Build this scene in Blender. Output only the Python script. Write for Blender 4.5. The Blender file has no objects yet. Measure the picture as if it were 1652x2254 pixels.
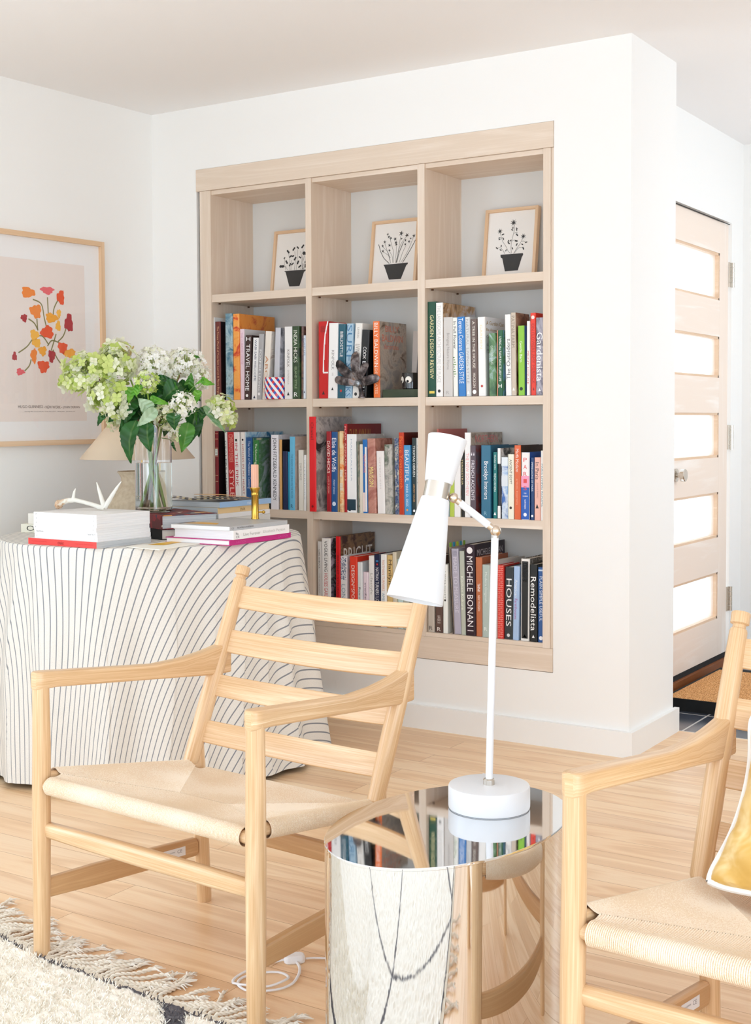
import bpy, bmesh, math, random
from mathutils import Vector, Matrix, noise
random.seed(7)
PI = math.pi
scene = bpy.context.scene
COL = scene.collection
# ---------------------------------------------------------------- camera
cd = bpy.data.cameras.new('camera'); cam = bpy.data.objects.new('camera', cd); COL.objects.link(cam)
cd.sensor_fit = 'VERTICAL'; cd.sensor_height = 36.0; cd.lens = 2873.8 / 2254 * 36.0
cd.shift_y = (1046.43 - 1127) / 2254
cd.clip_start = 0.05
_a, _b, _c = -0.56781906, 0.04230581, -0.00401941
RC = (Matrix.Rotation(_c, 3, 'Y') @ Matrix.Rotation(_b, 3, 'X') @ Matrix.Rotation(_a, 3, 'Z'))
cam.matrix_world = Matrix.Translation((1.629, -4.134, 1.14)) @ Matrix((RC[0], RC[2], -RC[1])).transposed().to_4x4()
scene.camera = cam
# ---------------------------------------------------------------- light and exposure
scene.view_settings.view_transform = 'Standard'; scene.view_settings.look = 'None'
scene.view_settings.gamma = 1.0; scene.view_settings.use_curve_mapping = False
scene.view_settings.exposure = 0.17
scene.cycles.max_bounces = 16; scene.cycles.diffuse_bounces = 10; scene.cycles.glossy_bounces = 6; scene.cycles.transmission_bounces = 14; scene.cycles.transparent_max_bounces = 16
world = bpy.data.worlds.new('world'); scene.world = world; world.use_nodes = True
world.node_tree.nodes['Background'].inputs[0].default_value = (0.8, 0.9, 1.0, 1)
world.node_tree.nodes['Background'].inputs[1].default_value = 2.2

def area(name, loc, direction, sx, sy, power, col=(1, 1, 1)):
    l = bpy.data.lights.new(name, 'AREA'); l.shape = 'RECTANGLE'; l.size = sx; l.size_y = sy
    l.energy = power; l.color = col
    o = bpy.data.objects.new(name, l); COL.objects.link(o); o.location = loc
    o.rotation_euler = Vector(direction).to_track_quat('-Z', 'Z').to_euler()
    return o
# daylight just outside the three window walls of the room, plus a fill lamp in the hall
area('daylight_right', (3.72, -4.30, 1.30), (-1, 0, .25), 3.8, 2.1, 86, (.685, .825, 1.0))
area('daylight_back', (.8, -6.72, 1.30), (0, 1, .16), 4.6, 2.1, 32, (.685, .825, 1.0))
area('daylight_left', (-2.62, -3.9, 1.30), (1, .05, .1), 2.8, 1.9, 50, (.685, .825, 1.0))
area('fill_hall', (1.75, 1.25, 1.5), (-1, 0, 0), 1.3, 1.8, 18, (.8, .9, 1))  # added fill inside the hall to brighten the door side; no window there

# ---------------------------------------------------------------- materials
def srgb(h, k=1.0):
    if isinstance(h, str):
        c = [int(h[i:i + 2], 16) / 255 for i in (0, 2, 4)]
    else:
        c = list(h)
    return tuple([(x / 12.92 if x <= .04045 else ((x + .055) / 1.055) ** 2.4) * k for x in c]) + (1.0,)
class NT:
    def __init__(s, name):
        s.m = bpy.data.materials.new(name); s.m.use_nodes = True; s.t = s.m.node_tree
        s.b = s.t.nodes['Principled BSDF']
    def n(s, typ, **kw):
        nd = s.t.nodes.new(typ)
        for k, v in kw.items():
            if k.startswith('_'): setattr(nd, k[1:], v)
            else:
                key = int(k[1:]) if k[0] == 'i' and k[1:].isdigit() else k.replace('__', ' ')
                nd.inputs[key].default_value = v
        return nd
    def l(s, a, b): s.t.links.new(a, b)
    def ramp(s, fac, stops, interp='LINEAR'):
        r = s.t.nodes.new('ShaderNodeValToRGB'); e = r.color_ramp.elements; r.color_ramp.interpolation = interp
        while len(e) < len(stops): e.new(.5)
        for el, (p, c) in zip(e, stops): el.position = p; el.color = c
        s.l(fac, r.inputs[0]); return r.outputs[0]
    def bump(s, h, dist, strength=1.0):
        b = s.n('ShaderNodeBump', Strength=strength, Distance=dist); s.l(h, b.inputs['Height']); s.l(b.outputs[0], s.b.inputs['Normal']); return b
_M = {}
def plain(name, col, rough=.6, metal=0.0, spec=.5, **kw):
    if name in _M: return _M[name]
    s = NT(name); s.b.inputs['Base Color'].default_value = srgb(col); s.b.inputs['Roughness'].default_value = rough
    s.b.inputs['Metallic'].default_value = metal; s.b.inputs['Specular IOR Level'].default_value = spec
    for k, v in kw.items(): s.b.inputs[k.replace('_', ' ')].default_value = v
    # faint procedural variation
    tc = s.n('ShaderNodeTexCoord'); nz = s.n('ShaderNodeTexNoise', Scale=60.0, Detail=3.0); s.l(tc.outputs['Object'], nz.inputs['Vector'])
    mr = s.n('ShaderNodeMapRange'); mr.inputs[3].default_value = max(.01, rough - .04); mr.inputs[4].default_value = min(1, rough + .04)
    s.l(nz.outputs[0], mr.inputs[0]); s.l(mr.outputs[0], s.b.inputs['Roughness'])
    _M[name] = s.m; return s.m
def paint(name, col, rough=.75):
    s = NT(name); s.b.inputs['Base Color'].default_value = srgb(col); s.b.inputs['Roughness'].default_value = rough
    s.b.inputs['Specular IOR Level'].default_value = .3
    tc = s.n('ShaderNodeTexCoord'); nz = s.n('ShaderNodeTexNoise', Scale=140.0, Detail=4.0); s.l(tc.outputs['Object'], nz.inputs['Vector'])
    s.bump(nz.outputs[0], .0006, .25); _M[name] = s.m; return s.m
def wood(name, ca, cb, cc, rough=.42, sx=1.3, sy=16.0, dist=1.4, bump=.0003, fine=.35, coat=0.0):
    """straight grained timber: u of the uv map runs along the grain, v across, both in metres"""
    s = NT(name); uv = s.n('ShaderNodeTexCoord'); oi = s.n('ShaderNodeObjectInfo')
    add = s.n('ShaderNodeVectorMath', _operation='MULTIPLY_ADD'); s.l(oi.outputs['Random'], add.inputs[0]); add.inputs[1].default_value = (7, 13, 5); s.l(uv.outputs['UV'], add.inputs[2])
    mp = s.n('ShaderNodeMapping'); mp.inputs['Scale'].default_value = (sx, sy, 1); s.l(add.outputs[0], mp.inputs[0])
    n1 = s.n('ShaderNodeTexNoise', Scale=1.0, Detail=4.0, Distortion=dist); s.l(mp.outputs[0], n1.inputs['Vector'])
    m1 = s.n('ShaderNodeMath', _operation='MULTIPLY'); s.l(n1.outputs[0], m1.inputs[0]); m1.inputs[1].default_value = 9.0
    m2 = s.n('ShaderNodeMath', _operation='SINE'); s.l(m1.outputs[0], m2.inputs[0])
    m3 = s.n('ShaderNodeMapRange'); s.l(m2.outputs[0], m3.inputs[0]); m3.inputs[1].default_value = -1
    mp2 = s.n('ShaderNodeMapping'); mp2.inputs['Scale'].default_value = (sx * 5, 420, 1); s.l(add.outputs[0], mp2.inputs[0])
    n2 = s.n('ShaderNodeTexNoise', Scale=1.0, Detail=3.0); s.l(mp2.outputs[0], n2.inputs['Vector'])
    mx = s.n('ShaderNodeMix', _data_type='FLOAT'); mx.inputs[0].default_value = fine; s.l(m3.outputs[0], mx.inputs[2]); s.l(n2.outputs[0], mx.inputs[3])
    col = s.ramp(mx.outputs[0], [(.22, srgb(ca)), (.5, srgb(cb)), (.74, srgb(cc))])
    s.l(col, s.b.inputs['Base Color']); s.b.inputs['Roughness'].default_value = rough
    s.b.inputs['Coat Weight'].default_value = coat; s.b.inputs['Coat Roughness'].default_value = .18
    s.bump(mx.outputs[0], bump, .5); _M[name] = s.m; return s.m
def photo(name, cols, scale=9.0):
    """printed picture on a book: soft blotches of the colours given"""
    if name in _M: return _M[name]
    s = NT(name); tc = s.n('ShaderNodeTexCoord'); oi = s.n('ShaderNodeObjectInfo')
    add = s.n('ShaderNodeVectorMath', _operation='MULTIPLY_ADD'); s.l(oi.outputs['Random'], add.inputs[0]); add.inputs[1].default_value = (3, 9, 4); s.l(tc.outputs['Object'], add.inputs[2])
    nz = s.n('ShaderNodeTexNoise', Scale=scale, Detail=5.0, Distortion=1.2, Roughness=.65); s.l(add.outputs[0], nz.inputs['Vector'])
    st = [(.38 + .28 * i / (len(cols) - 1), srgb(c)) for i, c in enumerate(cols)]
    s.l(s.ramp(nz.outputs[0], st), s.b.inputs['Base Color']); s.b.inputs['Roughness'].default_value = .35
    _M[name] = s.m; return s.m
def attrmat(name, rough=.6, sss=0.0, sheen=0.0, trans=0.0):
    s = NT(name); at = s.n('ShaderNodeAttribute', _attribute_name='Col'); s.l(at.outputs['Color'], s.b.inputs['Base Color'])
    s.b.inputs['Roughness'].default_value = rough; s.b.inputs['Sheen Weight'].default_value = sheen
    if trans:
        tr = s.n('ShaderNodeBsdfTranslucent'); s.l(at.outputs['Color'], tr.inputs[0]); mx = s.n('ShaderNodeMixShader'); mx.inputs[0].default_value = trans
        s.l(s.b.outputs[0], mx.inputs[1]); s.l(tr.outputs[0], mx.inputs[2]); s.l(mx.outputs[0], s.t.nodes['Material Output'].inputs[0])
    _M[name] = s.m; return s.m

WALL = paint('wall_paint', 'F1F1EF'); CEIL = paint('ceiling_paint', 'F1F0F0'); TRIM = paint('trim_paint', 'EFEFED', .5)
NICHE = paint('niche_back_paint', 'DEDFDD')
CASE = wood('washed_oak_veneer', 'DDCBB8', 'E7D8C8', 'EDE1D4', .5, 1.0, 14, 1.2, .0002, .45)
OAK = wood('oiled_oak', 'CFA678', 'E6C59C', 'F2DBBC', .34, 1.2, 22, 1.6, .0002, .6, .15)
OAKD = wood('oiled_oak_low', 'C49A6C', 'D2AA7C', 'DFBC94', .4, 1.2, 22, 1.6, .0002, .45)
FRAMEW = wood('frame_ash', 'DDBA94', 'E7C9A8', 'EFD8BC', .45, 1.0, 30, 1.0, .0001, .5)
MAPLE = wood('door_maple', 'F0E0D2', 'F4E8DD', 'F7EFE7', .4, .9, 9, 1.5, .0001, .3)
SILL = wood('sill_oak', '8A4E24', 'A8683A', 'BE8050', .45)
MIRROR = plain('polished_steel', 'E4E5E6', .015, 1.0)
NICKEL = plain('brushed_nickel', 'CFC9C0', .22, 1.0)
BRASSY = plain('pale_brass', 'DCCCBA', .15, 1.0)
BRASS = plain('brass', 'C9A24A', .2, 1.0)
LACQ = plain('white_lacquer', 'DCDDDF', .35)
PAPER = plain('page_paper', 'EBE6DC', .85); PAPERW = plain('white_paper', 'EFEEEC', .8)
BLACKM = plain('matte_black', '17181A', .8)
CORD = plain('white_cord', 'E9EAEC', .45)

def mk_floor():
    s = NT('oak_floor'); tc = s.n('ShaderNodeTexCoord')
    br = s.n('ShaderNodeTexBrick', _offset=.37, _squash=1.0); s.l(tc.outputs['Object'], br.inputs['Vector'])
    for k, v in (('Scale', 1.0), ('Mortar Size', .0008), ('Mortar Smooth', .2), ('Bias', 0.0), ('Brick Width', 1.55), ('Row Height', .105)): br.inputs[k].default_value = v
    br.inputs['Color1'].default_value = (0, 0, 0, 1); br.inputs['Color2'].default_value = (1, 1, 1, 1); br.inputs['Mortar'].default_value = (.5, .5, .5, 1)
    wv = s.n('ShaderNodeVectorMath', _operation='MULTIPLY_ADD'); s.l(br.outputs[0], wv.inputs[0]); wv.inputs[1].default_value = (17, 31, 3); s.l(tc.outputs['Object'], wv.inputs[2])
    mp = s.n('ShaderNodeMapping'); mp.inputs['Scale'].default_value = (.9, 8.5, 1); s.l(wv.outputs[0], mp.inputs[0])
    n1 = s.n('ShaderNodeTexNoise', Scale=1.0, Detail=3.0, Distortion=1.1); s.l(mp.outputs[0], n1.inputs['Vector'])
    m1 = s.n('ShaderNodeMath', _operation='MULTIPLY'); s.l(n1.outputs[0], m1.inputs[0]); m1.inputs[1].default_value = 26.0
    m2 = s.n('ShaderNodeMath', _operation='SINE'); s.l(m1.outputs[0], m2.inputs[0])
    m3 = s.n('ShaderNodeMapRange'); s.l(m2.outputs[0], m3.inputs[0]); m3.inputs[1].default_value = -1
    mp2 = s.n('ShaderNodeMapping'); mp2.inputs['Scale'].default_value = (5, 260, 1); s.l(wv.outputs[0], mp2.inputs[0])
    n2 = s.n('ShaderNodeTexNoise', Scale=1.0, Detail=2.0); s.l(mp2.outputs[0], n2.inputs['Vector'])
    mx = s.n('ShaderNodeMix', _data_type='FLOAT'); mx.inputs[0].default_value = .5; s.l(m3.outputs[0], mx.inputs[2]); s.l(n2.outputs[0], mx.inputs[3])
    base = s.ramp(mx.outputs[0], [(.1, srgb('E0BA8E')), (.5, srgb('EECCA4')), (.85, srgb('F5DAB6'))])
    tint = s.ramp(br.outputs[0], [(0, srgb('F2EAE4')), (.5, srgb('FFFFFF')), (1, srgb('FAF2E8'))])
    mu = s.n('ShaderNodeMix', _data_type='RGBA', _blend_type='MULTIPLY'); mu.inputs[0].default_value = 1; s.l(base, mu.inputs[6]); s.l(tint, mu.inputs[7])
    mo = s.n('ShaderNodeMix', _data_type='RGBA'); s.l(br.outputs['Fac'], mo.inputs[0]); s.l(mu.outputs[2], mo.inputs[6]); mo.inputs[7].default_value = srgb('A87848')
    s.l(mo.outputs[2], s.b.inputs['Base Color']); s.b.inputs['Roughness'].default_value = .3
    s.b.inputs['Specular IOR Level'].default_value = .5
    s.bump(n2.outputs[0], .0002, .3); return s.m
FLOOR = mk_floor()
def mk_tile():
    s = NT('slate_tile'); tc = s.n('ShaderNodeTexCoord'); mp = s.n('ShaderNodeMapping'); mp.inputs['Location'].default_value = (-.027, -.455, 0); s.l(tc.outputs['Object'], mp.inputs[0])
    br = s.n('ShaderNodeTexBrick', _offset=0.0); s.l(mp.outputs[0], br.inputs['Vector'])
    for k, v in (('Scale', 1.0), ('Mortar Size', .004), ('Brick Width', .28), ('Row Height', .28)): br.inputs[k].default_value = v
    br.inputs['Color1'].default_value = srgb('3A3E48'); br.inputs['Color2'].default_value = srgb('474C58'); br.inputs['Mortar'].default_value = srgb('C8C4BE')
    s.l(br.outputs[0], s.b.inputs['Base Color']); s.b.inputs['Roughness'].default_value = .18; return s.m
TILE = mk_tile()

# ---------------------------------------------------------------- mesh tools
class MB:
    def __init__(s): s.v = []; s.f = []; s.uv = []; s.mi = []; s.sm = []; s.col = None
    def face(s, idx, uvs, m=0, smooth=False): s.f.append(tuple(idx)); s.uv.append(uvs); s.mi.append(m); s.sm.append(smooth)
    def quad(s, pts, m=0, g=0, smooth=False):
        i = len(s.v); s.v += [Vector(p) for p in pts]; a, b = Vector(pts[1]) - Vector(pts[0]), Vector(pts[-1]) - Vector(pts[0])
        uv = [(0, 0), (a.length, 0), (a.length, b.length), (0, b.length)] if g == 0 else [(0, 0), (0, a.length), (b.length, a.length), (b.length, 0)]
        s.face(range(i, i + len(pts)), uv[:len(pts)], m, smooth)
    def box(s, lo, hi, grain=0, m=0, M=None, ms=None):
        (x0, y0, z0), (x1, y1, z1) = lo, hi
        P = [Vector((x, y, z)) for z in (z0, z1) for y in (y0, y1) for x in (x0, x1)]
        off = random.random() * 3
        for fi, q in enumerate(((0, 2, 3, 1), (4, 5, 7, 6), (0, 1, 5, 4), (2, 6, 7, 3), (0, 4, 6, 2), (1, 3, 7, 5))):
            ax = (2, 2, 1, 1, 0, 0)[fi]; rest = [k for k in (0, 1, 2) if k != ax]
            ug = grain if grain in rest else rest[0]; vg = [k for k in rest if k != ug][0]
            i = len(s.v); pts = [P[j] for j in q]; s.v += [(M @ p if M else p.copy()) for p in pts]
            s.face(range(i, i + 4), [(p[ug] + off, p[vg] + off * .37 + fi) for p in pts], (ms[fi] if ms else m))
    def loft(s, rings, m=0, smooth=True, cap=True, closed=True):
        n = len(rings[0]); base = len(s.v); u = 0; us = []
        for k, r in enumerate(rings):
            if k: u += (sum((Vector(p) for p in r), Vector()) / n - sum((Vector(p) for p in rings[k - 1]), Vector()) / n).length
            us.append(u)
            for p in r: s.v.append(Vector(p))
        big = max(rings, key=lambda r: (Vector(r[0]) - Vector(r[n // 2])).length); vs = [0]
        for j in range(n): vs.append(vs[-1] + (Vector(big[(j + 1) % n]) - Vector(big[j])).length)
        for k in range(len(rings) - 1):
            for j in range(n if closed else n - 1):
                a, b = base + k * n + j, base + k * n + (j + 1) % n
                s.face((a, b, b + n, a + n), [(us[k], vs[j]), (us[k], vs[j + 1]), (us[k + 1], vs[j + 1]), (us[k + 1], vs[j])], m, smooth)
        if cap and closed:
            for k, rev in ((0, True), (len(rings) - 1, False)):
                idx = [base + k * n + j for j in range(n)]; c = s.v[idx[0]]
                uvs = [((s.v[i] - c).x, (s.v[i] - c).y + (s.v[i] - c).z) for i in idx]
                if rev: idx.reverse(); uvs.reverse()
                s.face(idx, uvs, m, False)
        return s
    def tube(s, pts, rad, seg=16, m=0, cap=True, smooth=True, flat=1.0):
        pts = [Vector(p) for p in pts]; rad = rad if isinstance(rad, (list, tuple)) else [rad] * len(pts); rings = []; ref = None
        for k, p in enumerate(pts):
            t = (pts[min(k + 1, len(pts) - 1)] - pts[max(k - 1, 0)]).normalized()
            if ref is None: ref = Vector((0, 0, 1)) if abs(t.z) < .9 else Vector((1, 0, 0))
            a = (ref - t * ref.dot(t)).normalized(); b = t.cross(a); ref = a
            rings.append([p + (a * math.cos(x) * flat + b * math.sin(x)) * rad[k] for x in [2 * PI * j / seg for j in range(seg)]])
        return s.loft(rings, m, smooth, cap)
    def lathe(s, prof, seg=48, c=(0, 0, 0), m=0, smooth=True, cap=True, sx=1.0, sy=1.0):
        return s.loft([[Vector((c[0] + r * sx * math.cos(2 * PI * j / seg), c[1] + r * sy * math.sin(2 * PI * j / seg), c[2] + z)) for j in range(seg)] for r, z in prof], m, smooth, cap)
    def grid(s, nu, nv, fn, m=0, smooth=True, wrap=False):
        base = len(s.v); U = []
        for i in range(nu + 1):
            for j in range(nv + 1):
                p, uv = fn(i / nu, j / nv); s.v.append(Vector(p)); U.append(uv)
        for i in range(nu):
            for j in range(nv):
                a = base + i * (nv + 1) + j; q = (a, a + nv + 1, a + nv + 2, a + 1)
                s.face(q, [U[k - base] for k in q], m, smooth)
    def build(s, name, mats, parent=None, bevel=0, M=None, sub=0, solid=0, seg=2):
        me = bpy.data.meshes.new(name)
        vs = [tuple(M @ v) if M else tuple(v) for v in s.v]
        me.from_pydata(vs, [], s.f)
        uvl = me.uv_layers.new(name='UVMap'); flat = []
        for u in s.uv:
            for a, b in u: flat += [a, b]
        uvl.data.foreach_set('uv', flat)
        mats = mats if isinstance(mats, (list, tuple)) else [mats]
        for mm in mats: me.materials.append(mm)
        me.polygons.foreach_set('material_index', s.mi); me.polygons.foreach_set('use_smooth', s.sm)
        if s.col is not None:
            ca = me.color_attributes.new('Col', 'FLOAT_COLOR', 'POINT'); fl = []
            for c in s.col: fl += [c[0], c[1], c[2], 1.0]
            ca.data.foreach_set('color', fl)
        me.update()
        if any(s.sm):
            me.set_sharp_from_angle(angle=math.radians(33)); me.polygons.foreach_set('use_smooth', s.sm); me.update()
        o = bpy.data.objects.new(name, me); COL.objects.link(o)
        if parent: o.parent = parent
        if solid: md = o.modifiers.new('solid', 'SOLIDIFY'); md.thickness = solid; md.offset = 0
        if bevel: md = o.modifiers.new('bevel', 'BEVEL'); md.width = bevel; md.segments = seg; md.limit_method = 'ANGLE'; md.angle_limit = math.radians(40)
        if sub: md = o.modifiers.new('sub', 'SUBSURF'); md.levels = sub; md.render_levels = sub
        return o
def weld(o):
    bm = bmesh.new(); bm.from_mesh(o.data); bmesh.ops.remove_doubles(bm, verts=bm.verts, dist=1e-5); bm.to_mesh(o.data); bm.free(); return o
def tag(o, label=None, cat=None, group=None, kind=None):
    if label: o['label'] = label
    if cat: o['category'] = cat
    if group: o['group'] = group
    if kind: o['kind'] = kind
    return o
def thing(name, label, cat, loc=(0, 0, 0), rz=0.0, group=None):
    o = bpy.data.objects.new(name, None); COL.objects.link(o); o.location = loc; o.rotation_euler = (0, 0, rz); o.empty_display_size = .05
    return tag(o, label, cat, group)
def struct(o): o['kind'] = 'structure'; return o
def copy_tree(o, parent=None):
    c = o.copy(); COL.objects.link(c); c.parent = parent
    for ch in [x for x in bpy.data.objects if x.parent == o]: copy_tree(ch, c)
    return c
def rrect(cx, cz, hw, hh, r, n=4):
    out = []
    for (sx, sz, a0) in ((1, 1, 0), (-1, 1, 90), (-1, -1, 180), (1, -1, 270)):
        for k in range(n + 1):
            a = math.radians(a0 + 90 * k / n); out.append((cx + sx * (hw - r) + r * math.cos(a), cz + sz * (hh - r) + r * math.sin(a)))
    return out

# ---------------------------------------------------------------- lettering: outlines of the built-in font, flattened once
GLYPH = {}
def make_glyphs(strings):
    tmp = []
    for t in strings:
        cu = bpy.data.curves.new('t', 'FONT'); cu.body = t; cu.size = 1; cu.resolution_u = 2; o = bpy.data.objects.new('t', cu); COL.objects.link(o); tmp.append((t, o, cu))
    dg = bpy.context.evaluated_depsgraph_get()
    for t, o, cu in tmp:
        me = bpy.data.meshes.new_from_object(o.evaluated_get(dg)); vs = [(v.co.x, v.co.y) for v in me.vertices]; fs = [tuple(p.vertices) for p in me.polygons]
        x0, x1 = min(v[0] for v in vs), max(v[0] for v in vs); y0, y1 = min(v[1] for v in vs), max(v[1] for v in vs)
        GLYPH[t] = ([((x - x0) / (x1 - x0), (y - y0) / (y1 - y0)) for x, y in vs], fs, (x1 - x0) / (y1 - y0)); bpy.data.meshes.remove(me)
        bpy.data.objects.remove(o); bpy.data.curves.remove(cu)
def add_text(mb, t, fn, m):
    """fn maps (along, up) in 0..1 to a point"""
    vs, fs, asp = GLYPH[t]; i = len(mb.v)
    mb.v += [Vector(fn(a, b)) for a, b in vs]
    for f in fs: mb.face([i + k for k in f], [(0, 0)] * len(f), m)
def add_poly(mb, pts, m):
    i = len(mb.v); mb.v += [Vector(p) for p in pts]; mb.face(range(i, i + len(pts)), [(0, 0)] * len(pts), m)
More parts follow.
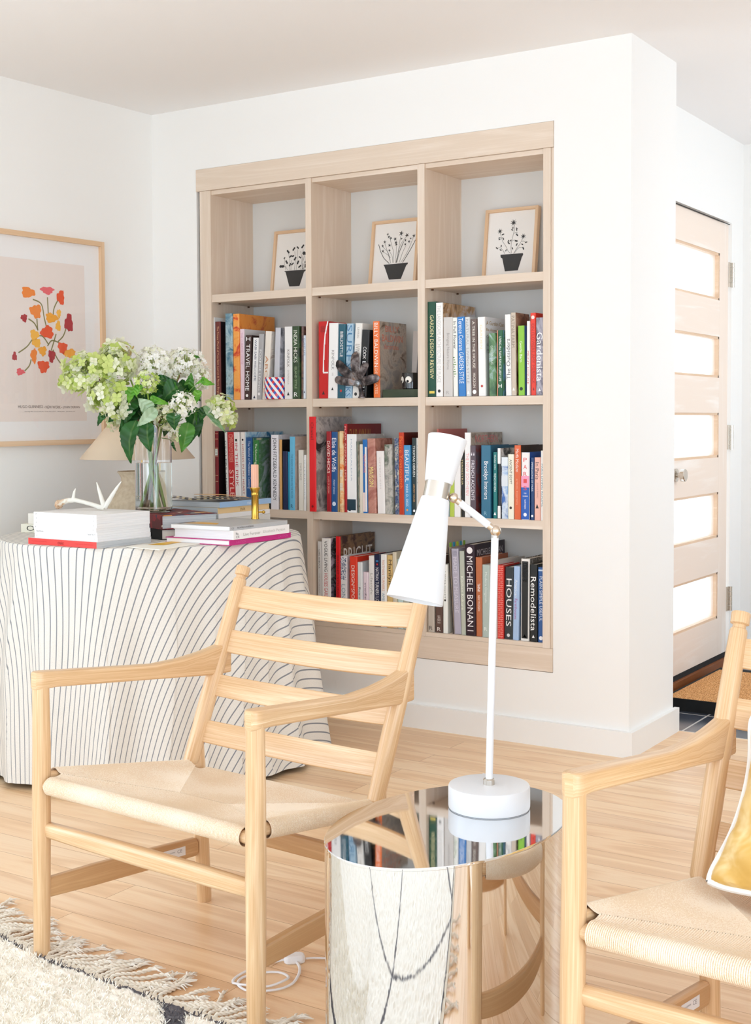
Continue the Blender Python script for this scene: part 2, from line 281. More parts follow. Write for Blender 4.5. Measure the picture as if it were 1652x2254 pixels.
BOOKS = [
 (1.224, 'second shelf, left bay', [
  (-1.7940, 0.0038, 0.336, 0.000, 0.000, 'ECECEA', 'ECECEA', '', 'thin white spine at far left behind the maroon spine'),
  (-1.7896, 0.0271, 0.318, 0.000, 0.000, '6E2F2A', '241416', 'The Private World of Yves Saint Laurent & Pierre Berge|E8B48A|.06|.92|.45', 'tall maroon spine with small pink lettering'),
  (-1.7351, 0.0371, 0.348, 0.000, 0.000, '5E9CB8', 'P:2F6C86,A9C4CC,3A4A52', '', 'tall blue and teal photo spine beside the orange book'),
  (-1.6961, 0.0315, 0.345, 0.000, 0.238, 'F0963C', 'P:F29C46,F0963C,C23A28', '', 'tall orange book with red swirls and wide orange cover'),
  (-1.6641, 0.0220, 0.283, 0.000, 0.142, 'EBD3DE', 'E3E2E2', 'THE CURATED HOUSE|D9A9C4|.05|.5|.4', 'pale pink spine in front of the orange cover'),
  (-1.6417, 0.0300, 0.258, 0.037, 0.000, '3F2A25', '2E1F1C', 'H|FFFFFF|.03|.09|.7;TRAVEL HOME|FFFFFF|.14|.86|.62;@|FFFFFF|.91|.96|.4', 'dark brown spine with white capital lettering'),
  (-1.6070, 0.0307, 0.247, 0.045, 0.000, 'F3F3F3', 'E9E9E9', 'WABI-SABI WELCOME|2C3F66|.03|.7|.34;^|1F2E4C|.93|.98|.4', 'white spine with navy lettering next to dark brown book'),
  (-1.5760, 0.0238, 0.260, 0.053, 0.000, 'ACACAE', '9B9B9D', 'FOXFIRE LIVING|F0F0F0|.24|.86|.42;@|F4F4F4|.88|.95|.5', 'grey spine with white lettering beside the white spine'),
  (-1.5518, 0.0294, 0.271, 0.078, 0.000, 'EDE5DA', 'P:CFC8C0,EDE6DC,8A6450', 'ABODE|C98A5A|.36|.9|.5', 'cream spine with tan spaced capitals behind patterned cup'),
  (-1.4982, 0.0255, 0.282, 0.048, 0.000, 'C9CAD2', 'P:9B9CA8,C6C8D0,5E606A', '', 'grey spine with photo of pale stones'),
  (-1.4399, 0.0389, 0.283, 0.009, 0.000, 'EEECEA', 'E6E4E2', 'KINFOLK|77706C|.32|.56|.3;ENTREPRENEUR|B5AFAA|.6|.8|.2;^|1A1A1A|.9|.95|.3', 'white spine with thin grey lettering left of dark green spine'),
  (-1.3991, 0.0347, 0.283, 0.000, 0.000, '1F2B1C', 'P:22331E,3C5A34,18241A', 'INDIA HICKS|E4E8DC|.06|.5|.5;ISLAND STYLE|9FB48E|.56|.86|.3;R|F0F0F0|.91|.97|.5', 'dark leafy green spine with white lettering'),
  (-1.3618, 0.0117, 0.282, 0.008, 0.000, '8A6A58', 'P:4C3A4A,8A6A58,2B2A38', '', 'brown photo spine rising behind the pale blue spine'),
  (-1.3497, 0.0128, 0.246, 0.011, 0.000, 'E4EEF8', 'D8E4F0', 'ISLAND LIFE|6C86B0|.05|.32|.5;^|20304C|.87|.91|.4', 'pale blue white spine against the divider'),
 ]),
 (1.224, 'second shelf, middle bay', [
  (-1.2772, 0.0462, 0.296, 0.000, 0.126, 'C8100E', 'C4100E', 'THE NEW EASTERN|5E0C0C|.06|.14|.5;^|3C0808|.9|.95|.3', 'bright red book with white curve drawn on spine'),
  (-1.2306, 0.0431, 0.288, 0.024, 0.000, 'F6F5F4', 'EDECEB', 'KINFOLK|8E8A88|.36|.62|.28;HOME|B5B0AC|.66|.7|.16;^|141414|.85|.89|.24', 'white spine with grey lettering beside the red book'),
  (-1.1864, 0.0332, 0.282, 0.023, 0.000, '1F5C70', '1B5062', 'BIBLIOSTYLE|F3F3F3|.1|.44|.42;@|C0392B|.88|.92|.3', 'teal spine with bold white lettering'),
  (-1.1527, 0.0297, 0.283, 0.037, 0.000, 'A8C6DA', 'P:7FA8C4,A8C6DA,5C88A8', 'SURF|4B83AE|.02|.5|.8;SHACKS|4B83AE|.53|.98|.8', 'pale blue spine with large blue letters'),
  (-1.1226, 0.0321, 0.284, 0.057, 0.000, 'EFEDE8', 'E6E3DE', 'LIVING|8F8B86|.06|.2|.25;LIVING|8C867E|.28|.42|.6;@|3A3A3A|.92|.97|.4', 'off-white spine behind the metal hand sculpture'),
  (-1.0901, 0.0340, 0.258, 0.068, 0.000, '191A1C', '101112', 'COOK|F2F2F2|.25|.43|.45;BEAUTIFUL|F2F2F2|.46|.95|.45', 'black spine with white lettering beside the orange spine'),
  (-1.0263, 0.0286, 0.286, -0.006, 0.196, 'F07A3C', 'P:8E8A86,B5A89A,5A4638', 'BILLY BALDWIN|FFF3EA|.02|.6|.55;DECORATES|FFD9C0|.62|.95|.4', 'orange and white spine with brown photo cover facing right'),
 ]),
 (1.224, 'second shelf, right bay', [
  (-0.7910, 0.0367, 0.347, 0.000, 0.000, '0B4A34', '0A3E2C', 'GARDEN DESIGN REVIEW|E9DFA8|.14|.81|.42;I|E8CF5A|.94|.965|.6', 'tall dark green spine with gold capitals'),
  (-0.7528, 0.0290, 0.341, 0.000, 0.250, 'F5F4F2', 'P:6E4A2A,C9A070,D8D4D6', 'THE LANDSCAPE ARCHITECTURE OF PLACE|CDCBC8|.03|.85|.5;@|222222|.92|.96|.4', 'tall white spine with flower photo cover behind shorter books'),
  (-0.7214, 0.0387, 0.287, 0.000, 0.000, 'D3CFCB', 'C4C0BC', 'Bringing Nature Home|A09A96|.2|.66|.36;R|B0AAA6|.93|.97|.3', 'wide light grey spine with faint lettering'),
  (-0.6802, 0.0187, 0.284, -0.010, 0.000, 'F2F3EC', 'E6E8E0', 'In Full Flower|2A2A2A|.05|.4|.6', 'narrow white spine with green leaf sprigs'),
  (-0.6591, 0.0304, 0.286, -0.019, 0.000, '2E7EC8', 'P:2F5E34,4C8AC8,1F3E28', 'Terence Conrans GARDEN STYLE|F4F8FF|.02|.84|.6', 'bright blue spine with white lettering and green photo cover'),
  (-0.6269, 0.0201, 0.284, -0.019, 0.000, 'D9DBDC', 'CBCFD0', 'NATURAL LIVING STYLE|A9ABAC|.03|.84|.5;^|F8F8F8|.93|.97|.5', 'pale grey spine left of the brown spine'),
  (-0.6064, 0.0251, 0.276, -0.017, 0.000, '6A5852', '5C4C46', 'A TREE IN THE HOUSE|EFE9DC|.03|.64|.4;HICKSON|EFE9DC|.7|.89|.4;@|FFFFFF|.92|.97|.6', 'brown spine with cream capitals'),
  (-0.5806, 0.0306, 0.282, -0.017, 0.157, 'F6F5F3', 'E8E8EA', 'GARDEN|F3E3B8|.1|.4|.3;@|C0392B|.86|.89|.3', 'white book with gold lettering on its white cover'),
  (-0.5341, 0.0276, 0.222, -0.015, 0.000, '2F5A34', 'P:2F5A34,5E8A58,B8CCD8', 'GOLDEN ERAS|D8E4D8|.2|.5|.35', 'short book with leafy green photo spine and pale top'),
  (-0.5061, 0.0033, 0.232, 0.000, 0.000, 'F0A080', 'EFE4DC', '', 'very thin coral spine between the two green spines'),
  (-0.5019, 0.0193, 0.232, 0.000, 0.000, '1F5E3A', 'P:7FA8D8,5E8A4C,9CC0E8', 'LIVING the FARM SANCTUARY LIFE|F4F8F0|.1|.78|.5;H|F4F8F0|.82|.88|.7', 'narrow green spine with blue sky cover'),
  (-0.4712, 0.0249, 0.286, -0.017, 0.000, 'F4F3F1', 'E9E8E5', 'The Outsiders|6E6C6A|.3|.8|.6', 'tall white spine with thin grey lettering read upward'),
  (-0.4458, 0.0187, 0.291, -0.013, 0.111, 'CDBFAE', 'P:4A2E20,8A6048,B89A80', 'PATINA FARM|8E8070|.04|.42|.6;^|F8F4EE|.9|.94|.5', 'tall beige spine with dark brown photo cover'),
  (-0.4213, 0.0247, 0.244, -0.009, 0.000, '8CC63A', '4C6EA8', 'Gentle Barn|F4FAE8|.22|.52|.4;@|1F3A1A|.88|.93|.5', 'lime green spine'),
  (-0.3880, 0.0121, 0.259, 0.000, 0.000, 'F3F1F0', 'E8E4E2', 'PRINT HOUSE|D84A3A|.4|.85|.4', 'narrow white spine left of the vermilion spine'),
  (-0.3730, 0.0212, 0.287, -0.012, 0.000, 'E63A24', 'DE2A18', 'ON FLOWERS AMY MERRICK|B02014|.13|.86|.5;^|8A140C|.9|.94|.3;@|F8E0D8|.03|.08|.6', 'vermilion spine beside the grey patterned one'),
  (-0.3515, 0.0305, 0.269, 0.000, 0.000, '8E8A98', 'P:6A6676,B0ACB8,4C4856', 'Gardenista|FFFFFF|.19|.82|.75;^|FFFFFF|.91|.95|.3', 'grey mottled spine with large white lettering'),
 ]),
 (0.787, 'third shelf, left bay', [
  (-1.7940, 0.0175, 0.310, 0.000, 0.000, '7E1620', '1A0C10', '', 'dark red binding with gold bands and white label'),
  (-1.7346, 0.0108, 0.308, -0.025, 0.000, 'E6E8E4', 'DADCD8', 'DEALERS CHOICE|5A6468|.12|.9|.6', 'pale grey spine leaning against the red spine'),
  (-1.7227, 0.0362, 0.306, -0.028, 0.000, 'C41A22', 'AE141C', 'COMPENDIUM OF INTERIOR|F0A898|.03|.4|.6;STYLES|F8C8BC|.5|.92|.6', 'red spine leaning, with pink lettering'),
  (-1.6861, 0.0268, 0.306, -0.028, 0.000, 'F4F0EE', 'E6E2E0', '@|1A1A1A|.08|.13|.4;IN THE PINK|C83A4A|.15|.72|.45', 'white spine with pink capitals leaning left of its twin'),
  (-1.6589, 0.0226, 0.306, -0.018, 0.000, 'EFE9E4', 'E2DCD6', '@|2A2420|.08|.12|.4;HOUSES IN MY HEART|B04A44|.16|.82|.4', 'ivory spine with red capitals leaning beside the white one'),
  (-1.6358, 0.0040, 0.307, -0.012, 0.250, 'CFE4F0', 'P:3E9CD0,C8E2F0,1C6E9E', '', 'tall book with blue marbled cover behind shorter ones'),
  (-1.6337, 0.0316, 0.285, 0.000, 0.000, '16508C', '124478', 'The World of Madeleine Castaing|C8D8EC|.05|.72|.5', 'deep blue spine with pale script'),
  (-1.6017, 0.0061, 0.283, 0.000, 0.000, 'D8CFA8', 'P:D8CFA8,4C8A7A,3A5A34', '', 'narrow cream patterned spine left of the green spine'),
  (-1.5952, 0.0266, 0.274, 0.000, 0.000, '2A7A34', 'P:8A9CA0,4C7A4C,B0BCC0', 'The Schumacher Library of Wallcoverings|EAF4E4|.05|.82|.5', 'green spine with palm leaf cover'),
  (-1.5183, 0.0071, 0.284, 0.000, 0.000, '1C1416', '120C0E', '', 'thin black spine left of the white one with black capitals'),
  (-1.5109, 0.0364, 0.296, 0.009, 0.000, 'EAE8EE', 'P:C8C8D0,E4E4E8,A8A8B4', 'JOHN FITZGERALD KENNEDY|14161E|.04|.88|.6', 'white spine with heavy black capitals'),
  (-1.4716, 0.0123, 0.277, 0.000, 0.000, 'DDAA66', '0A0A0C', '', 'thin tan spine with black cover'),
  (-1.4525, 0.0245, 0.231, 0.000, 0.000, '14244C', '101C3C', '', 'short navy spine left of the cyan one'),
  (-1.4273, 0.0104, 0.229, 0.000, 0.000, '1C9AC0', '1686A8', '', 'thin cyan spine beside the navy spine'),
  (-1.4165, 0.0250, 0.289, 0.008, 0.000, '66B8DC', 'P:C8B4A8,D4C4BA,B89A88', 'THE SEASIDE HOUSE LIVING ON THE WATER|3A7A9C|.24|.84|.4;R|2A5A7A|.92|.97|.4', 'light blue spine with beige cover'),
  (-1.3766, 0.0248, 0.237, 0.000, 0.000, 'E4DED2', 'D6D0C4', 'DWELLINGS|A8A094|.22|.5|.4', 'short cream spine with thin capitals'),
  (-1.3490, 0.0120, 0.218, 0.008, 0.000, 'F0EEEC', 'E4E2E0', 'INTERIORS|B8C0C4|.1|.8|.4', 'short white spine against the divider'),
 ]),
 (0.787, 'third shelf, middle bay', [
  (-1.3011, 0.0317, 0.367, 0.000, 0.250, 'E0121A', 'P:8C8684,C4BCB8,3A3638', 'Chanel|7A0A10|.06|.24|.4;@|7A0A10|.93|.96|.3', 'tall red spine with monochrome photo cover'),
  (-1.2434, 0.0229, 0.310, 0.000, 0.000, 'A01420', '8A101A', 'DAVID HICKS|FBE8DC|.12|.52|.55;A LIFE OF DESIGN|E8A898|.56|.77|.3', 'crimson spine with bold white capitals'),
  (-1.2201, 0.0283, 0.309, 0.007, 0.000, '14508C', 'E8D8A0', 'Elsie de Wolfe|F4F6FA|.08|.5|.7;PENNY SPARKE|C8D8EC|.6|.78|.3;@|D8E4F4|.86|.94|.6', 'royal blue spine with white script'),
  (-1.1790, 0.0168, 0.311, 0.000, 0.000, 'E8842C', 'P:E8842C,F0D8A8,C85A1C', '', 'orange and cream patterned spine'),
  (-1.1614, 0.0133, 0.339, 0.000, 0.246, 'B01822', '7A1414', 'FLAIR ANNUAL 1953|F0B8A8|.03|.64|.5', 'tall dark red spine with gold lettered cover'),
  (-1.1477, 0.0435, 0.299, 0.000, 0.000, 'F6F6F6', 'P:D8D4D0,C4BEB8,F0ECE8', 'MADDALENA|A8B8C8|.06|.6|.12;I|1A3A4A|.83|.97|.9', 'wide white spine with small black label at foot'),
  (-1.0937, 0.0040, 0.272, -0.024, 0.000, '5A6A60', 'P:5A7A70,B8B0A0,2A3A34', '', 'thin green grey spine leaning beside the wide white one'),
  (-1.0923, 0.0185, 0.261, 0.000, 0.000, 'EFE6D6', 'E4DAC8', '', 'cream spine leaning towards the blue spine'),
  (-1.0714, 0.0211, 0.279, -0.008, 0.000, '1F70BC', 'F4F2F0', 'HENRI MATISSE|E87848|.2|.45|.4', 'blue spine with pale pink and white foot'),
  (-1.0473, 0.0346, 0.283, -0.014, 0.125, 'E8A8A4', 'P:A8685C,C89080,8A5044', 'MAISON|F4E890|.38|.64|.55', 'pink marbled spine with yellow lettering'),
  (-1.0096, 0.0337, 0.236, -0.023, 0.000, 'F4F0EE', 'E8E2E0', 'OPPENHEIM|D8D0CC|.1|.6|.2', 'short white spine right of the pink one'),
  (-0.9755, 0.0334, 0.261, -0.018, 0.000, 'F2EFED', 'P:8A8A84,C8C4BC,5A6A58', 'eden stanley|4A4644|.06|.3|.25;IN COMFORT AND STYLE|8A8684|.36|.82|.2;R|A8A4A2|.91|.95|.25', 'white spine with grey lettering left of dotted spine'),
  (-0.9339, 0.0201, 0.285, -0.011, 0.000, 'DDD6BE', 'P:DDD6BE,2A4A7C,E4DEC8', '', 'blue and cream dotted spine'),
  (-0.9134, 0.0229, 0.306, -0.007, 0.000, 'C43A16', '5E120C', 'Pierre Yovanovitch|F07A2C|.05|.68|.6', 'rust orange spine with orange lettering'),
  (-0.8900, 0.0290, 0.259, -0.009, 0.000, '4A96CC', '3E86BA', 'BEAUTIFUL|F4F8FC|.07|.53|.55;MARK D. SIKES|E4F0FA|.56|.88|.35;@|E8A060|.91|.95|.3', 'sky blue spine with white capitals'),
  (-0.8604, 0.0214, 0.286, 0.000, 0.000, '2A3A3A', '223030', 'THOMAS OBRIEN|F0F0EC|.1|.5|.45;LIBRARY HOUSE|E8B070|.6|.83|.3;@|FFFFFF|.92|.97|.45', 'charcoal green spine with white capitals'),
  (-0.8386, 0.0108, 0.286, 0.000, 0.000, 'E6E6E2', 'DADAD6', 'HOUSE STYLE|B0B0AC|.1|.6|.3', 'pale grey spine against the right divider'),
 ]),
 (0.787, 'third shelf, right bay', [
  (-0.7527, 0.0084, 0.319, 0.000, 0.218, 'A8584E', 'B0625A', '', 'tall dusty red book behind the white lamp head'),
  (-0.7385, 0.0204, 0.238, -0.012, 0.000, 'E8E0D4', 'DCD4C8', '', 'cream spine mostly behind the lamp head'),
  (-0.7178, 0.0199, 0.215, -0.010, 0.000, '8A9CAC', '7C8E9E', '', 'blue grey spine mostly behind the lamp head'),
  (-0.6974, 0.0189, 0.189, 0.000, 0.000, 'B4C84A', 'A8BC40', '', 'lime spine showing below the lamp joint'),
  (-0.6782, 0.0254, 0.215, 0.000, 0.000, 'EFEDEC', 'P:D8C8A0,EFEDEC,B89A60', '', 'white spine with gold pattern behind lamp arm'),
  (-0.6508, 0.0121, 0.233, -0.007, 0.000, '14140F', '101010', 'TERRESTRIA|D8C890|.1|.5|.5', 'black spine with gold letters left of the white one'),
  (-0.6383, 0.0251, 0.306, 0.000, 0.250, 'F4F4F3', 'P:8A7A6C,B8AC9E,6A5A4C', 'THE NEW SOUTHERN|F0A8A8|.24|.74|.5', 'tall white spine with pink letters and wooden photo cover'),
  (-0.6121, 0.0221, 0.260, 0.000, 0.000, '5C4E58', 'P:6A6068,8A3A34,4C4450', 'FRENCH ACCENTS|EEEAF0|.21|.76|.55;ii|EEEAF0|.1|.14|.6', 'purple grey spine with white capitals'),
  (-0.5680, 0.0388, 0.261, 0.000, 0.000, '2E6E8C', '2A6480', 'Brooklyn Interiors|F6F8FA|.22|.74|.55;R|8AB8CC|.91|.96|.3', 'wide blue spine with bold white lettering'),
  (-0.5223, 0.0166, 0.237, 0.000, 0.000, '147878', '12686A', 'TRAVELS WITH|E0F0EC|.04|.26|.4;FRENCH RIVIERA|E0F0EC|.32|.6|.5;^|FFFFFF|.9|.95|.6', 'narrow teal green spine'),
  (-0.5016, 0.0120, 0.251, 0.000, 0.000, '2A2A2C', 'P:E8E6E4,1A1A1C,C8C4C0', 'I|F4F2F0|.02|.2|.9;I|F4F2F0|.82|.98|.9', 'black spine with white top and foot'),
  (-0.4883, 0.0262, 0.219, 0.000, 0.000, '5A88C8', 'P:3E6EB8,D8E4F0,8AB0DC', '', 'blue and white wave patterned spine'),
  (-0.4614, 0.0245, 0.230, 0.000, 0.000, 'F0EEDC', 'E4E2D0', 'ANCIENT EGYPT|2A2A28|.08|.46|.4;@|3A2A20|.8|.85|.4', 'cream spine with black capitals beside the orange one'),
  (-0.4356, 0.0252, 0.262, 0.000, 0.198, 'DC6434', 'P:1C0E0A,3A2018,0E0806', 'Marfa Modern|FBEDE4|.05|.36|.45;artistic interiors|F0B898|.45|.8|.2', 'orange spine with dark brown cover'),
  (-0.4100, 0.0322, 0.237, 0.000, 0.000, 'F2EFEF', '2058B0', '', 'spine in white, pink and blue blocks with red capitals'),
  (-0.3716, 0.0138, 0.219, 0.000, 0.000, '163E72', '123464', 'IMPRESSIONS OF PARIS|D8E2F0|.07|.54|.5;@|FFFFFF|.91|.96|.6', 'navy spine next to the pink one'),
  (-0.3574, 0.0233, 0.220, 0.000, 0.000, 'EDB8A8', 'E0A898', 'In Paris|4A3A38|.08|.35|.55;JEANNE DAMAS|B88A80|.4|.65|.35;^|2A201C|.74|.81|.5', 'pink spine with dark lettering'),
  (-0.3335, 0.0131, 0.244, 0.000, 0.000, 'F4F4F2', 'E8E8E6', 'PARIS LIVING ROOMS|4A8AA0|.19|.8|.5', 'white spine with teal capitals against right side panel'),
 ]),
 (0.358, 'lowest shelf, middle bay', [
  (-1.2875, 0.0201, 0.311, 0.000, 0.000, 'D8D6D4', 'CAC8C6', 'CARL AUBOCK|4A4846|.1|.34|.35;THE WORKSHOP|A8A6A4|.4|.65|.3', 'grey spine at the left end by the striped cloth'),
  (-1.2656, 0.0413, 0.325, 0.000, 0.000, 'F4F3F1', 'P:C8B8C8,2A2A30,E8E4E8', 'VOGUE LIVING|2A2A2A|.03|.4|.35;HOUSES GARDENS PEOPLE|D0404A|.42|.95|.4', 'white spine with black and red capitals'),
  (-1.1989, 0.0211, 0.335, 0.000, 0.248, 'D8161E', 'P:3A1C1C,8A6A4C,1A1414', 'BRIGHT YOUNG THINGS|8E0A14|.22|.95|.45', 'tall red spine with dark photo cover'),
  (-1.1774, 0.0292, 0.260, 0.000, 0.000, 'E8E8EC', 'DADCE0', 'LONNY|8AA0B4|.42|.78|.6', 'white spine with blue speckled top'),
  (-1.1346, 0.0349, 0.261, 0.000, 0.000, 'E8402A', 'D03018', 'DESIGN*SPONGE|FBEAE2|.13|.8|.45', 'orange red spine with white capitals'),
  (-1.0985, 0.0214, 0.241, 0.000, 0.000, 'E4E8EA', 'BCC4C8', 'Remodelista|3A3A3A|.4|.8|.4', 'pale grey book left of the short pink spine'),
  (-1.0767, 0.0244, 0.204, 0.000, 0.000, 'ECDCE6', 'E0CCDA', 'everified|5A3A5A|.2|.55|.35', 'short pale pink spine'),
  (-1.0509, 0.0250, 0.267, 0.000, 0.000, 'F2F0EE', 'E6E4E2', 'Lifestyle|B0AEAC|.25|.55|.6;STYLE|C0BEBC|.68|.9|.3', 'white spine left of the navy one'),
  (-1.0241, 0.0283, 0.274, 0.000, 0.000, '1A2244', '141A38', 'I|3A8AC8|.08|.1|.4;NATHAN TURNERS I LOVE CALIFORNIA|F2F4F8|.18|.96|.5;@|C83A3A|.12|.15|.25', 'navy spine with heavy white capitals'),
  (-0.9947, 0.0257, 0.276, 0.000, 0.000, 'F4F4F2', 'E8E6E4', 'NATHAN TURNERS|E8A880|.08|.5|.4;AMERICAN STYLE|7A9CB4|.53|.95|.4', 'white spine with orange and blue capitals'),
  (-0.9680, 0.0256, 0.274, 0.000, 0.000, 'D8B878', 'CCA868', 'Marilyn|4A3420|.06|.4|.7', 'tan spine with dark lettering partly behind lamp head'),
  (-0.9407, 0.0173, 0.287, -0.008, 0.000, 'D6CDB8', 'C8C0AA', '', 'beige spine mostly behind the lamp head'),
  (-0.9230, 0.0230, 0.261, -0.006, 0.000, 'C8DCD8', 'BCD0CC', '', 'pale mint spine mostly behind the lamp head'),
  (-0.8993, 0.0245, 0.251, -0.007, 0.000, 'B8BCB0', 'A8ACA0', '', 'sage spine mostly hidden behind lamp shade'),
 ]),
 (0.358, 'lowest shelf, right bay', [
  (-0.7882, 0.0267, 0.277, 0.000, 0.000, 'BEB4A8', 'B0A69A', 'R|2A2420|.92|.97|.5', 'grey beige spine low beside the chair post'),
  (-0.7591, 0.0313, 0.284, 0.000, 0.000, '5E463E', '523C34', 'HAFER III|D8CCC4|.78|.88|.4;R|F0E8E0|.93|.98|.45', 'brown spine next to the grey beige one'),
  (-0.7252, 0.0190, 0.253, 0.000, 0.000, 'F0F2EE', 'DCE0DC', 'LIMELIGHT|9A9E9A|.1|.5|.3;@|1A1A1A|.5|.54|.4', 'white spine with small black dot'),
  (-0.6844, 0.0040, 0.317, -0.064, 0.151, '2A2422', 'B8A894', '', 'dark tall book with coloured page tabs on top'),
  (-0.6809, 0.0298, 0.312, -0.042, 0.000, 'B4B0C0', 'A6A2B2', 'MADE TO MEASURE|D8D4E0|.1|.75|.5;MEYER DAVIS|8A8696|.03|.08|.6', 'lavender grey spine with pale capitals'),
  (-0.6508, 0.0201, 0.305, -0.028, 0.000, 'BCC2B4', 'AEB4A6', 'Kitchen Kulture|F0F2E4|.3|.7|.5', 'sage grey spine with pale lettering'),
  (-0.6303, 0.0402, 0.331, -0.013, 0.240, '2C1826', '24101E', 'MICHELE BONAN|F6F2F4|.13|.9|.6;@|F6F2F4|.03|.1|.6;I|D8D0D4|.94|.95|.6', 'dark plum spine with large white capitals'),
  (-0.5897, 0.0265, 0.286, -0.011, 0.000, 'C07048', 'A85E3A', 'NEW MODERN|F8E4D8|.48|.68|.35;THINK|FFFFFF|.33|.44|.4', 'terracotta spine with white lettering'),
  (-0.5628, 0.0300, 0.261, 0.000, 0.000, 'B4C4BE', 'C8CCCC', 'Modern Originals|E4ECE8|.1|.52|.4;R|E8F0EC|.86|.91|.4', 'grey green spine with pale lettering'),
  (-0.5321, 0.0278, 0.276, 0.000, 0.000, 'D8D2CC', 'CCC6C0', '', 'pale spine mostly behind the lamp pole'),
  (-0.5022, 0.0246, 0.263, 0.000, 0.129, 'DC3E34', 'C83028', '', 'coral red spine with brick pattern'),
  (-0.4772, 0.0343, 0.258, 0.013, 0.000, '2C3438', '242C30', 'HOUSES|F4F6F6|.16|.82|.6;@|D8DCDC|.92|.97|.35', 'slate spine with large white capitals'),
  (-0.4425, 0.0233, 0.263, 0.017, 0.000, 'A8C4E8', '9CB8DC', 'American|F0F4FA|.18|.42|.45;Farmhouses|B04A8C|.44|.72|.45', 'light blue spine with white and purple lettering'),
  (-0.4120, 0.0337, 0.291, 0.007, 0.000, 'E8E6E2', 'P:DCDAD6,1A1A1A,B8B6B2', 'I|1A1A1A|.03|.97|.72;commune|F4F4F2|.05|.28|.5;^|F8F8F8|.92|.96|.45', 'white spine with black panel and white lettering'),
  (-0.3753, 0.0293, 0.273, 0.000, 0.000, '141614', 'P:141614,3A3E3A,0C0E0C', 'Remodelista|F8F8F6|.16|.86|.7;^|F8F8F8|.91|.95|.35', 'black spine with large white lettering'),
  (-0.3446, 0.0242, 0.264, 0.000, 0.000, '2A5A9C', '244E8A', 'PLAIN SIMPLE USEFUL|DCE8F6|.12|.72|.45;I|C8DCF0|.03|.05|.8;@|F0F4FA|.92|.97|.6', 'blue spine with pale capitals against right side panel'),
 ]),
]
HEADS = [
 ('left lime cone', [([-1.579, -0.922, 1.317], 0.099, 0.059), ([-1.62, -0.924, 1.283], 0.074, 0.053), ([-1.504, -0.91, 1.23], 0.09, 0.065), ([-1.473, -0.878, 1.188], 0.053, 0.053), ([-1.494, -0.868, 1.338], 0.08, 0.068)], 'lime'),
 ('small top', [([-1.506, -0.84, 1.386], 0.04, 0.037)], 'limew'),
 ('white lace centre', [([-1.418, -0.772, 1.332], 0.08, 0.065), ([-1.379, -0.735, 1.303], 0.04, 0.043)], 'white'),
 ('white lace right', [([-1.329, -0.703, 1.34], 0.077, 0.053), ([-1.285, -0.675, 1.29], 0.034, 0.043)], 'white'),
 ('lime ball', [([-1.36, -0.865, 1.268], 0.043, 0.037)], 'lime2'),
 ('white ball', [([-1.219, -0.847, 1.196], 0.043, 0.043)], 'white'),
 ('white cone', [([-1.317, -0.826, 1.153], 0.037, 0.046), ([-1.278, -0.801, 1.097], 0.031, 0.028)], 'cream'),
 ('right lime', [([-1.183, -0.693, 1.177], 0.049, 0.049), ([-1.163, -0.68, 1.152], 0.034, 0.034)], 'lime'),
 ('small rear', [([-1.531, -0.844, 1.143], 0.026, 0.037)], 'cream'),
]
